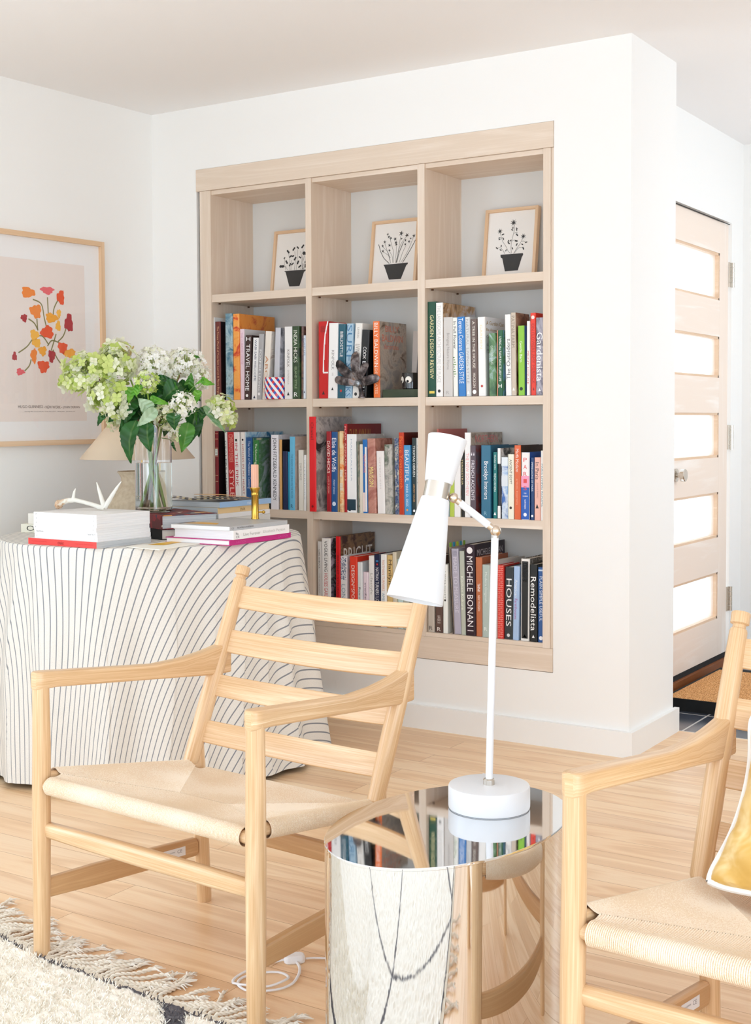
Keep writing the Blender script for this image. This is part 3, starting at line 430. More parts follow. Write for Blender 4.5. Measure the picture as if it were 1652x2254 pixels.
LEAVES = [([-1.39, -0.884, 1.143], [-1.4, -0.915, 1.002], 0.065, 'd', 4),
 ([-1.344, -0.879, 1.135], [-1.329, -0.893, 1.04], 0.062, 'd', 4),
 ([-1.341, -0.865, 1.173], [-1.362, -0.902, 1.214], 0.049, 'p', 4),
 ([-1.318, -0.862, 1.18], [-1.36, -0.913, 1.123], 0.04, 'p', 4),
 ([-1.29, -0.773, 1.26], [-1.328, -0.821, 1.214], 0.071, 'd', 5),
 ([-1.254, -0.845, 1.168], [-1.244, -0.862, 1.112], 0.049, 'd', 5),
 ([-1.249, -0.783, 1.135], [-1.256, -0.811, 1.036], 0.053, 'm', 5),
 ([-1.256, -0.739, 1.188], [-1.264, -0.769, 1.051], 0.059, 'd', 3),
 ([-1.357, -0.852, 1.219], [-1.289, -0.832, 1.195], 0.025, 'b', 4),
 ([-1.518, -0.883, 1.174], [-1.537, -0.919, 1.128], 0.031, 'd', 8),
 ([-1.231, -0.736, 1.283], [-1.185, -0.73, 1.26], 0.028, 'b', 3),
 ([-1.24, -0.741, 1.244], [-1.235, -0.762, 1.198], 0.028, 'b', 3),
 ([-1.371, -0.801, 1.288], [-1.306, -0.784, 1.272], 0.022, 'd', 2),
 ([-1.413, -0.875, 1.254], [-1.411, -0.898, 1.202], 0.037, 'b', 0),
 ([-1.38, -0.866, 1.26], [-1.384, -0.893, 1.223], 0.034, 'b', 4),
 ([-1.384, -0.822, 1.23], [-1.352, -0.825, 1.158], 0.071, 'd', 2),
 ([-1.424, -0.847, 1.2], [-1.446, -0.885, 1.135], 0.065, 'd', 0),
 ([-1.356, -0.78, 1.246], [-1.362, -0.807, 1.189], 0.053, 'd', 2),
 ([-1.291, -0.739, 1.255], [-1.266, -0.746, 1.3], 0.031, 'm', 3),
 ([-1.219, -0.74, 1.191], [-1.146, -0.717, 1.101], 0.023, 'g', 7),
 ([-1.221, -0.729, 1.183], [-1.224, -0.755, 1.141], 0.034, 'd', 7),
 ([-1.447, -0.874, 1.105], [-1.425, -0.883, 1.0], 0.023, 'm', 0),
 ([-1.313, -0.705, 1.37], [-1.263, -0.697, 1.354], 0.014, 'm', 3),
 ([-1.343, -0.724, 1.378], [-1.313, -0.729, 1.366], 0.009, 'm', 3),
 ([-1.315, -0.789, 1.07], [-1.294, -0.799, 1.039], 0.011, 'd', 6),
 ([-1.416, -0.854, 1.215], [-1.452, -0.9, 1.174], 0.065, 'd', 0),
 ([-1.269, -0.736, 1.173], [-1.252, -0.749, 1.104], 0.046, 'm', 3),
 ([-1.326, -0.784, 1.265], [-1.287, -0.783, 1.211], 0.053, 'm', 5),
 ([-1.407, -0.824, 1.227], [-1.417, -0.854, 1.173], 0.056, 'd', 4),
 ([-1.373, -0.79, 1.173], [-1.331, -0.788, 1.104], 0.046, 'd', 6),
 ([-1.327, -0.737, 1.274], [-1.281, -0.732, 1.219], 0.056, 'd', 3),
 ([-1.425, -0.824, 1.135], [-1.366, -0.81, 1.104], 0.053, 'd', 1),
 ([-1.301, -0.745, 1.235], [-1.253, -0.738, 1.196], 0.046, 'm', 5),
 ([-1.22, -0.729, 1.275], [-1.235, -0.762, 1.264], 0.012, 'b', 3),
 ([-1.366, -0.774, 1.258], [-1.392, -0.815, 1.173], 0.068, 'd', 2),
 ([-1.392, -0.791, 1.212], [-1.36, -0.794, 1.12], 0.062, 'd', 6),
 ([-1.353, -0.742, 1.228], [-1.288, -0.725, 1.181], 0.062, 'd', 5),
 ([-1.464, -0.825, 1.213], [-1.412, -0.816, 1.135], 0.062, 'd', 0),
 ([-1.49, -0.842, 1.197], [-1.516, -0.882, 1.136], 0.049, 'd', 8),
 ([-1.327, -0.726, 1.258], [-1.262, -0.708, 1.211], 0.053, 'm', 3),
 ([-1.451, -0.816, 1.259], [-1.385, -0.799, 1.212], 0.053, 'm', 1),
 ([-1.282, -0.732, 1.181], [-1.243, -0.732, 1.088], 0.053, 'd', 3),
 ([-1.419, -0.796, 1.181], [-1.419, -0.82, 1.097], 0.053, 'd', 1),
 ([-1.347, -0.75, 1.181], [-1.36, -0.783, 1.089], 0.053, 'd', 5),
 ([-1.385, -0.775, 1.274], [-1.333, -0.765, 1.227], 0.046, 'm', 2),
 ([-1.438, -0.832, 1.174], [-1.474, -0.879, 1.105], 0.046, 'd', 0)]
ANTLER = [[[-1.48, -1.151, 0.859], [-1.472, -1.146, 0.865], [-1.457, -1.137, 0.871], [-1.436, -1.123, 0.873], [-1.412, -1.108, 0.866], [-1.386, -1.091, 0.857], [-1.371, -1.082, 0.85], [-1.358, -1.073, 0.847]], [[-1.442, -1.127, 0.874], [-1.439, -1.125, 0.891], [-1.434, -1.122, 0.91]], [[-1.358, -1.073, 0.847], [-1.366, -1.078, 0.884], [-1.377, -1.085, 0.93]], [[-1.357, -1.072, 0.849], [-1.335, -1.059, 0.888], [-1.31, -1.043, 0.932]]]
# ================================================================ the room
LW = Vector((-.052, -1, 0)).normalized()           # the left wall runs slightly off square
def lw(s, off=0.0, z=0.0):
    n = Vector((1, -.052, 0)).normalized(); return Vector((-2.107, 0, z)) + LW * s + n * off
CH = 2.412
mb = MB(); mb.box((-3.2, -6.7, -.12), (3.7, .452, 0)); struct(mb.build('floor', FLOOR))
mb = MB(); mb.box((-.4, .452, -.12), (3.7, 2.1, 0)); struct(mb.build('floor_entry', TILE))
mb = MB(); mb.box((-3.2, -6.7, CH), (3.7, 2.1, CH + .12)); struct(mb.build('ceiling', CEIL))
# bookcase wall with its niche, and the end that turns the corner
mb = MB(); NX0, NX1, NZ0, NZ1 = -1.868, -.279, .258, 2.161
for lo, hi in (((-2.3, 0, 0), (NX0, .43, CH)), ((NX1, 0, 0), (0, .43, CH)), ((NX0, 0, 0), (NX1, .43, NZ0)), ((NX0, 0, NZ1), (NX1, .43, CH)), ((NX0, .29, NZ0), (NX1, .43, NZ1))): mb.box(lo, hi)
struct(weld(mb.build('wall_back', WALL)))
# left wall with a window opening near the camera side
def wall_run(mb, A, B, z0, z1, th, holes):
    """vertical slab from A to B (2d) with holes (s0, s1, za, zb)"""
    A, B = Vector((*A, 0)), Vector((*B, 0)); d = (B - A).normalized(); n = Vector((d.y, -d.x, 0)); L = (B - A).length
    M = Matrix((d, n, Vector((0, 0, 1)))).transposed().to_4x4(); M.translation = A
    cur = 0.0
    for (s0, s1, za, zb) in holes:
        mb.box((cur, 0, z0), (s0, th, z1), M=M); mb.box((s0, 0, z0), (s1, th, za), M=M); mb.box((s0, 0, zb), (s1, th, z1), M=M); cur = s1
    mb.box((cur, 0, z0), (L, th, z1), M=M); return M
mb = MB(); e = lw(6.62); wall_run(mb, (-2.107, 0), (e.x, e.y), 0, CH, .14, [(2.5, 5.3, .35, 2.15)]); struct(mb.build('wall_left', WALL))
mb = MB(); wall_run(mb, (3.6, -6.6), (3.6, 1.958), 0, CH, .1, [(.4, 4.2, .25, 2.25)]); struct(mb.build('wall_right', WALL))
mb = MB(); wall_run(mb, (-2.5, -6.6), (3.6, -6.6), 0, CH, .1, [(1.0, 5.6, .25, 2.25)]); struct(mb.build('wall_front', WALL))
mb = MB(); wall_run(mb, (-.22, 1.958), (3.6, 1.958), 0, CH, -.12, []); struct(mb.build('wall_entry', WALL))
mb = MB()
for lo, hi in (((-.36, .43, 0), (-.22, .835, CH)), ((-.36, .835, 2.028), (-.22, 1.79, CH)), ((-.36, 1.79, 0), (-.22, 1.958, CH))): mb.box(lo, hi)
struct(weld(mb.build('wall_door_side', WALL)))
# window glazing bars
def window(name, o, d, n, w, z0, z1, cols):
    M = Matrix((d, n, Vector((0, 0, 1)))).transposed().to_4x4(); M.translation = o; mb = MB(); t = .03
    mb.box((0, -.02, z0), (w, .05, z0 + .05), M=M); mb.box((0, -.02, z1 - .05), (w, .05, z1), M=M)
    for k in range(cols + 1): x = w * k / cols; mb.box((max(0, x - t), -.02, z0), (min(w, x + t), .05, z1), M=M)
    mb.box((0, -.0, (z0 + z1) * .62 - .015), (w, .03, (z0 + z1) * .62 + .015), M=M)
    return struct(mb.build(name, TRIM))
window('window_1', Vector((3.62, -6.2, 0)), Vector((0, 1, 0)), Vector((1, 0, 0)), 3.8, .25, 2.25, 4)
window('window_2', Vector((-1.5, -6.64, 0)), Vector((1, 0, 0)), Vector((0, -1, 0)), 4.6, .25, 2.25, 4)
p = lw(5.3, -.06); window('window_3', p, -LW, Vector((-1, .052, 0)).normalized(), 2.8, .35, 2.15, 3)
# baseboards
def baseboard(name, A, B, n, h=.087, t=.018):
    A, B, n = Vector((*A, 0)), Vector((*B, 0)), Vector((*n, 0)); d = (B - A).normalized(); L = (B - A).length
    M = Matrix((d, n, Vector((0, 0, 1)))).transposed().to_4x4(); M.translation = A; mb = MB(); mb.box((0, 0, 0), (L, t, h), M=M)
    return struct(mb.build(name, TRIM, bevel=.002))
baseboard('baseboard_back', (-2.1, 0), (0, 0), (0, -1)); baseboard('baseboard_corner', (0, -.018), (0, .448), (1, 0))
a, b2 = lw(.0), lw(6.6); baseboard('baseboard_left', (a.x, a.y), (b2.x, b2.y), (1, -.052))
baseboard('baseboard_entry', (-.22, 1.958), (3.6, 1.958), (0, -1)); baseboard('baseboard_door_side', (-.22, .46), (-.22, .8), (1, 0))
# entry door
dt = thing('door_1', 'pale maple entry door with five stacked frosted glass panes', 'door', (-.22, .87, 0)); dt['kind'] = 'structure'
DW, Z0, Z1 = .885, .072, 2.016
panes = [(1.668, 1.877), (1.323, 1.506), (.967, 1.166), (.607, .811), (.240, .450)]
mb = MB()
mb.box((-.05, 0, Z0), (-.005, .115, Z1), 2); mb.box((-.05, DW - .118, Z0), (-.005, DW, Z1), 2)
zz = Z1
for (a0, a1) in panes + [(Z0, Z0)]:
    mb.box((-.05, .115, a1), (-.0052, DW - .118, zz), 1); zz = a0
mb.build('door_leaf', MAPLE, dt, bevel=.0008)
mb = MB()
for (a0, a1) in panes:
    for q in (((-.046, .115, a0), (-.008, DW - .118, a0 + .010)), ((-.046, .115, a1 - .010), (-.008, DW - .118, a1)), ((-.046, .115, a0), (-.008, .123, a1)), ((-.046, DW - .127, a0), (-.008, DW - .118, a1))): mb.box(*q, 1)
mb.build('glazing_bead', wood('bead_maple', 'DDBE9F', 'E6CAAE', 'ECD4BC', .45), dt)
s = NT('frosted_glass'); s.b.inputs['Base Color'].default_value = (1, 1, 1, 1); s.b.inputs['Roughness'].default_value = .5
tr = s.n('ShaderNodeBsdfTranslucent'); tr.inputs[0].default_value = (1, 1, 1, 1); tp = s.n('ShaderNodeBsdfTransparent'); mx = s.n('ShaderNodeMixShader'); mx.inputs[0].default_value = .8
s.l(tr.outputs[0], mx.inputs[1]); s.l(tp.outputs[0], mx.inputs[2]); m2 = s.n('ShaderNodeMixShader'); m2.inputs[0].default_value = .93; s.l(s.b.outputs[0], m2.inputs[1]); s.l(mx.outputs[0], m2.inputs[2]); s.l(m2.outputs[0], s.t.nodes['Material Output'].inputs[0])
for (a0, a1) in panes:
    mb = MB(); mb.box((-.032, .118, a0 + .004), (-.024, DW - .121, a1 - .004)); mb.build('glass_pane', s.m, dt)
mb = MB(); rot = Matrix.Translation((-.003, .203, .908)) @ Matrix.Rotation(PI / 2, 4, 'Y')
mb.lathe([(.027, 0), (.027, .005), (.010, .008), (.010, .020), (.026, .024), (.0265, .040), (.024, .043), (.001, .0435)], 32); mb.build('door_knob', NICKEL, dt, M=rot)
for zc in (1.794, 1.055, .313):
    mb = MB(); mb.box((-.004, DW + .001, zc - .056), (.001, DW + .03, zc + .056))
    for k in range(5): mb.lathe([(.0075, 0), (.0075, .021)], 16, (.006, DW + .036, zc - .056 + .0225 * k))
    mb.build('hinge', NICKEL, dt)
mb = MB()
for q in (((-.14, .835, 2.016), (-.05, 1.79, 2.028)), ((-.14, .835, 0), (-.05, .865, 2.03))): mb.box((q[0][0] - .22, q[0][1], q[0][2]), (q[1][0] - .22, q[1][1], q[1][2]))
mb.box((-.222, .868, 2.0172), (-.217, 1.757, 2.0192), m=1)  # black strip stands in for the shade in the gap over the door
struct(mb.build('trim_1', [TRIM, BLACKM]))
mb = MB(); mb.box((-.34, .835, 0), (-.205, 1.79, .05), 1); mb.box((-.34, .835, .05), (-.222, 1.79, .07), 1, 1); struct(mb.build('trim_2', [SILL, BLACKM], bevel=.003))
# doormat
s = NT('coir'); tc = s.n('ShaderNodeTexCoord'); nz = s.n('ShaderNodeTexNoise', Scale=210.0, Detail=3.0); s.l(tc.outputs['Object'], nz.inputs['Vector'])
s.l(s.ramp(nz.outputs[0], [(.35, srgb('8A5420')), (.5, srgb('D0904C')), (.62, srgb('F0C088'))]), s.b.inputs['Base Color']); s.b.inputs['Roughness'].default_value = .95; s.bump(nz.outputs[0], .004, 1.0)
dm = thing('doormat', 'orange coir doormat with thick black edge on the slate tiles by the door', 'mat', (-.16, .77, 0))
mb = MB(); mb.box((0, 0, 0), (1.0, .71, .048)); mb.build('rubber_base', plain('rubber_black', '0E0F10', .9), dm, bevel=.004)
mb = MB(); mb.grid(90, 60, lambda u, v: (Vector((.012 + .976 * u, .004 + .655 * v, .0485 + .003 * noise.noise(Vector((u * 90, v * 60, 0))))), (u, v))); mb.build('coir_top', s.m, dm)

# ================================================================ built-in bookcase
bc = thing('bookcase', 'pale washed-oak built-in bookcase of three bays set in the white wall', 'bookcase', (0, 0, 0))
X = dict(a=-1.795, b=-1.324, c=-1.297, d=-.822, e=-.792, f=-.319)
ZT, BK = 2.054, .278
def cpart(name, boxes, bevel=.0012, mat=CASE):
    mb = MB()
    for lo, hi, g in boxes: mb.box(lo, hi, g)
    return mb.build(name, mat, bc, bevel=bevel)
cpart('fascia', [((NX0 + .001, -.004, 2.072), (NX1 - .001, .016, 2.1595), 0)])
cpart('plinth', [((NX0 + .001, -.002, .2605), (NX1 - .001, .018, .3425), 0)])
cpart('filler_strip', [((-1.852, .001, .343), (-1.8255, .02, 2.071), 2)]); cpart('filler_strip', [((-.2905, .004, .343), (-.2805, .02, 2.071), 2)])
cpart('side_panel', [((-1.8250, 0, .343), (X['a'], BK, 2.071), 2)]); cpart('side_panel', [((X['f'], 0, .343), (-.291, BK, 2.071), 2)])
cpart('divider', [((X['b'], 0, .343), (X['c'], BK, 2.071), 2)]); cpart('divider', [((X['d'], 0, .343), (X['e'], BK, 2.071), 2)])
cpart('top_panel', [((X[p] + .0003, .006, ZT), (X[q] - .0003, BK, 2.071), 0) for p, q in (('a', 'b'), ('c', 'd'), ('e', 'f'))])
cpart('bottom_panel', [((X[p] + .0003, .002, .343), (X[q] - .0003, BK, .358), 0) for p, q in (('a', 'b'), ('c', 'd'), ('e', 'f'))])
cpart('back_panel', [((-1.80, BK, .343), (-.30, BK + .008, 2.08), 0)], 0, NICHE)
for zs in (1.651, 1.2235, .7875):
    for p, q in (('a', 'b'), ('c', 'd'), ('e', 'f')):
        sh = cpart('shelf', [((X[p] + .0006, .003, zs - .031), (X[q] - .0006, BK - .001, zs), 0)])
        for y in (.045, .235):
            for x in (X[p] + .007, X[q] - .007):
                mb = MB(); mb.tube([(x, y, zs - .0365), (x, y, zs - .031)], .0045, 10); mb.build('shelf_pin', plain('pin_bronze', '6A4A34', .3, 1.0), sh)

# ---------------------------------------------------------------- books
GROUP_B = 'books on the bookcase shelves'
strs = set()
for zs, loc, rows in BOOKS:
    for r in rows:
        for e in r[7].split(';'):
            if e: strs.add(e.split('|')[0])
TITLES = ['HUGO GUINNESS', 'NEW WORK', 'JOHN DERIAN', 'Thursday May 12 to 21 6-8 pm, 12 east 2nd st NYC   derian paper   johnderian.com', 'A Garden Can', 'Be Anywhere', 'Creating', 'outdoor', 'rooms',
          'BILLY', 'BALDWIN', 'decorates', 'BRIGHT', 'MICHELE BONAN', 'NORTHERN', 'DELIGHTS', 'Live Forever', 'Elizabeth Peyton', 'chalet', 'P A R I S', 'OS', 'P.', 'Openhouse', 'Issue No 9', 'FLAIR ANNUAL', 'THE WORLD OF INTERIORS', 'P', 'A', 'R', 'I', 'S', 'BY', 'PREPPIN', 'No.', 'CE', 'CAUTION', 'MADE IN DENMARK']
strs |= set(TITLES); strs -= {'^', '@'}
make_glyphs(sorted(strs))
def ctag(c): return 'dye_' + c
def colmat(c, rough=.42): return plain('cloth_' + c, c, rough)
def text_entry(mb, mats, e, w, h, yf):
    t, c, f0, f1, tw = e.split('|'); f0, f1, tw = float(f0), float(f1), float(tw); m = colmat(c)
    if m not in mats: mats.append(m)
    mi = mats.index(m); cx = w / 2; hw = w * tw / 2; za, zb = h * (1 - f0), h * (1 - f1)
    if t == '^': add_poly(mb, [(cx - hw, yf, zb), (cx + hw, yf, zb), (cx, yf, za)], mi)
    elif t == '@': r = hw; zc = (za + zb) / 2; add_poly(mb, [(cx + r * math.cos(a), yf, zc + r * math.sin(a)) for a in [PI * k / 8 for k in range(16)]], mi)
    elif t in ('I', 'R', 'H', 'ii'): add_text(mb, t, lambda a, b: (cx - hw + 2 * hw * a, yf, zb + (za - zb) * b), mi)
    elif t == 'The Outsiders': add_text(mb, t, lambda a, b: (cx + hw - 2 * hw * b, yf, zb + (za - zb) * a), mi)
    else: add_text(mb, t, lambda a, b: (cx - hw + 2 * hw * b, yf, za + (zb - za) * a), mi)
def book_mesh(root, w, h, d, ms, mc, pm=None, t=None):
    """upright book: spine faces -y at y=0, stands on z=0, x from 0 to w"""
    t = t or min(.0026, w * .16); mb = MB(); r = min(.004, w * .3)
    prof = [(r, 0), (w - r, 0), (w - r * .35, r * .3), (w, r), (w, d), (w - t, d), (w - t, r + t), (w - r - t * .2, t), (r + t * .2, t), (t, r + t), (t, d), (0, d), (0, r), (r * .35, r * .3)]
    n = len(prof)
    for k in range(n):
        (x0, y0), (x1, y1) = prof[k], prof[(k + 1) % n]
        spine = k in (0, 1, 2, 12, 13); mb.quad([(x0, y0, 0), (x1, y1, 0), (x1, y1, h), (x0, y0, h)], 0 if spine else 1)
    # end caps as strips
    i = len(mb.v); mb.v += [Vector((x, y, z)) for z in (0, h) for x, y in prof]
    for q in ((0, 1, 8, 7), (1, 2, 7), (2, 3, 6, 7), (3, 4, 5, 6), (0, 8, 13), (13, 8, 9, 12), (12, 9, 10, 11)):
        qq = [c if c != 7 or q[0] != 0 else 7 for c in q]
    caps = [(0, 1, 7, 8), (1, 2, 3, 6, 7), (3, 4, 5, 6), (0, 8, 9, 12, 13), (12, 9, 10, 11)]
    for q in caps:
        mb.face([i + n + k for k in q], [(0, 0)] * len(q), 1); mb.face([i + k for k in reversed(q)], [(0, 0)] * len(q), 1)
    mb.build('cover', [ms, mc], root)
    mb = MB(); mb.box((t + .0001, t + .0005, .003), (w - t - .0001, d - .004, h - .003)); mb.build('page_block', pm or PAPER, root)
FIRSTX = {}
for zs, loc, rows in BOOKS:
    for ri, (x0, w, h, lean, dp, sc, cc, let, lab) in enumerate(rows):
        rnd = random.Random(lab); d = dp if dp else rnd.uniform(.19, .225); ys = .012 + rnd.uniform(-.003, .006)
        if dp: d = min(dp, .258)
        if loc == 'third shelf, middle bay' and ri == 0: ys = -.018; d = .25
        bt = lab if 'book' in lab else lab.replace('spine', 'book spine', 1) if 'spine' in lab else 'book in ' + lab
        b = thing('book', bt + ', ' + loc, 'book', (x0, ys, zs + .0006), 0, GROUP_B)
        b.rotation_euler = (0, lean, 0)
        if lean < 0: b.location.z += .0
        def M(c):
            return photo('print_' + c[2:], c[2:].split(','), 12) if c.startswith('P:') else colmat(c)
        ms = colmat(sc)
        if any(k in lab for k in ('photo spine', 'patterned spine', 'mottled', 'dotted', 'wave patterned', 'leafy', 'marbled spine', 'thick')) and cc.startswith('P:'): ms = M(cc)
        mc = M(cc)
        if 'orange book with red swirls' in lab: ms = photo('swirl', ['C23A20', 'E0602C', 'F4A44C', 'F4A44C', 'F6AE58', 'F4A44C', 'F4A44C'], 13)
        book_mesh(b, w, h, d, ms, mc)
        mb = MB(); mats = []; yf = -.0004
        mk = MB(); mkm = []
        for e in let.split(';'):
            if e and e[:2] in ('^|', '@|', 'R|', 'I|'): text_entry(mk, mkm, e, w, h, yf - (.0003 if 'black panel' in lab else 0))
            elif e: text_entry(mb, mats, e, w, h, yf - (.0003 if 'black panel' in lab else 0))
        if mk.f: mk.build('publisher_mark', mkm, b)
        def rect(x0, x1, f0, f1, c, y=-.0003):
            m = colmat(c)
            if m not in mats: mats.append(m)
            add_poly(mb, [(w * x0, y, h * (1 - f1)), (w * x1, y, h * (1 - f1)), (w * x1, y, h * (1 - f0)), (w * x0, y, h * (1 - f0))], mats.index(m))
        if 'gold bands' in lab:
            for f in (.03, .1, .22, .33, .58, .66): rect(.03, .97, f, f + .006, 'D8B08C')
            rect(.12, .88, .235, .32, 'DDE2DC')
            for f in (.255, .275, .295): rect(.25, .75, f, f + .004, '7A8A80', -.0006)
        if 'pink and blue blocks' in lab:
            rect(.02, .98, .35, .52, 'F0A0C0'); rect(.02, .98, .52, .995, '1C5CB8')
            for k, ch in enumerate('PARIS'):
                m = colmat('E04848'); mats.append(m) if m not in mats else 0
                za = .93 - .105 * k; add_text(mb, ch, lambda a, q: (w * (.3 + .4 * a), -.0007, h * (za - .07 + .06 * q)), mats.index(m))
            for e in ('BY|F0F4FA|.6|.62|.3', 'PREPPIN|F0F4FA|.64|.66|.6', '@|F4F6FA|.9|.95|.4', 'NORTHERN|F0F4FA|.7|.84|.2'): text_entry(mb, mats, e, w, h, -.0007)
        if 'white curve' in lab:
            m = colmat('F6F4F4'); mats.append(m); mi = mats.index(m)
            pts = [(1.0, .0), (.88, .06), (.72, .16), (.62, .3), (.54, .5), (.5, .66)]
            for (xa, fa), (xb, fb) in zip(pts, pts[1:]): add_poly(mb, [(w * xa - .003, yf, h * (1 - fa)), (w * xb - .003, yf, h * (1 - fb)), (w * xb + .004, yf, h * (1 - fb)), (w * min(1, xa) + .002, yf, h * (1 - fa))], mi)
            rect(.47, .98, .655, .675, 'F6F4F4')
        if 'black panel' in lab:
            m = colmat('141414'); mats.append(m) if m not in mats else 0
            rect(.2, .8, .03, .97, '1A1A1A', -.0002)
        if 'small black label' in lab: rect(.18, .42, .84, .98, '16242C')
        if 'brick pattern' in lab:
            for k in range(34): rect(.02, .98, .01 + k * .029, .014 + k * .029, 'F0B0A4')
            for k in range(34): rect(.3 + .35 * (k % 2), .34 + .35 * (k % 2), .01 + k * .029, .039 + k * .029, 'F0B0A4')
        if 'orange and cream patterned' in lab:
            rect(.1, .95, .02, .21, 'EBD6A4'); rect(.15, .9, .48, .56, 'F0E2CC'); rect(.15, .9, .64, .73, 'F0E2CC')
            for k in range(22): rect(.25, .4, .23 + k * .033, .24 + k * .033, 'F6D8A0'); rect(.6, .75, .23 + k * .033, .24 + k * .033, 'F6D8A0')
        if 'pale pink and white foot' in lab: rect(.05, .5, .72, .98, 'F0DCD8'); rect(.55, .95, .1, .98, 'F4F2F0')
        if 'green leaf sprigs' in lab:
            for k in range(9): rect(.1 + .1 * (k % 3), .4 + .12 * (k % 4), .5 + k * .03, .512 + k * .03, '7AA060' if k % 2 else '4E7A3C')
        if 'blue speckled top' in lab:
            for k in range(160):
                xx, ff = rnd.random() * .86 + .02, rnd.random() * .34 + .01; rect(xx, xx + .09, ff, ff + .009, rnd.choice(['3A5A8C', '6A86B0', '28406C']))
        if 'blue and cream dotted' in lab:
            for k in range(26): rect(.3 + .3 * (k % 2), .5 + .3 * (k % 2), .02 + k * .037, .034 + k * .037, '23406E')
        if 'blue and white wave' in lab:
            rect(.03, .97, .0, .14, 'E4ECF2'); rect(.03, .97, .3, .47, 'DCE4EC')
        if 'black spine with white top' in lab:
            rect(.02, .98, .0, .22, 'F0EEEC'); rect(.02, .98, .85, .995, 'F0EEEC')
        if 'wide light grey' in lab: pass
        if mb.f: mb.build('spine_lettering', mats, b)
        # front covers that show lettering (right hand face)
        mb = MB(); mats = []
        def ctext(t, c, fy0, fy1, fz0, fz1):
            m = colmat(c)
            if m not in mats: mats.append(m)
            add_text(mb, t, lambda a, q: (w + .0004, d * (fy0 + (fy1 - fy0) * a), h * (fz0 + (fz1 - fz0) * q)), mats.index(m))
        if 'gold lettering on its white cover' in lab:
            ctext('A Garden Can', 'B08A3C', .07, .95, .9, .95); ctext('Be Anywhere', 'B08A3C', .07, .85, .81, .86); ctext('Creating', '8A8A92', .07, .5, .72, .77); ctext('outdoor', '8A8A92', .07, .5, .63, .68); ctext('rooms', '8A8A92', .07, .4, .54, .59)
        if 'brown photo cover facing right' in lab:
            ctext('BILLY', 'C87058', .22, .72, .87, .95); ctext('BALDWIN', 'C87058', .1, .85, .74, .83); ctext('decorates', 'C87058', .16, .7, .64, .71)
        if 'tall red spine with dark photo cover' in lab: ctext('BRIGHT', 'E8E0D8', .1, .92, .68, .86)
        if 'dark plum' in lab: ctext('MICHELE BONAN', 'B8B0B4', .08, .92, .87, .94)
        if 'wooden photo cover' in lab: ctext('NORTHERN', 'D87878', .15, .85, .88, .97); ctext('DELIGHTS', 'D87878', .05, .95, .76, .85)
        if 'gold lettered cover' in lab: ctext('FLAIR ANNUAL', 'B8823C', .08, .7, .8, .94)
        if mb.f: mb.build('cover_lettering', mats, b)
        if 'page tabs' in lab:
            for k, c in enumerate(('8CC63A', '3AA0C0', 'C8D838', '3AA0C0', '9CC83A')):
                mb = MB(); mb.box((w * .3, .01 + k * .026, h - .02), (w * .3 + .0006, .026 + k * .026, h + .016)); mb.build('page_tab', colmat(c), b)
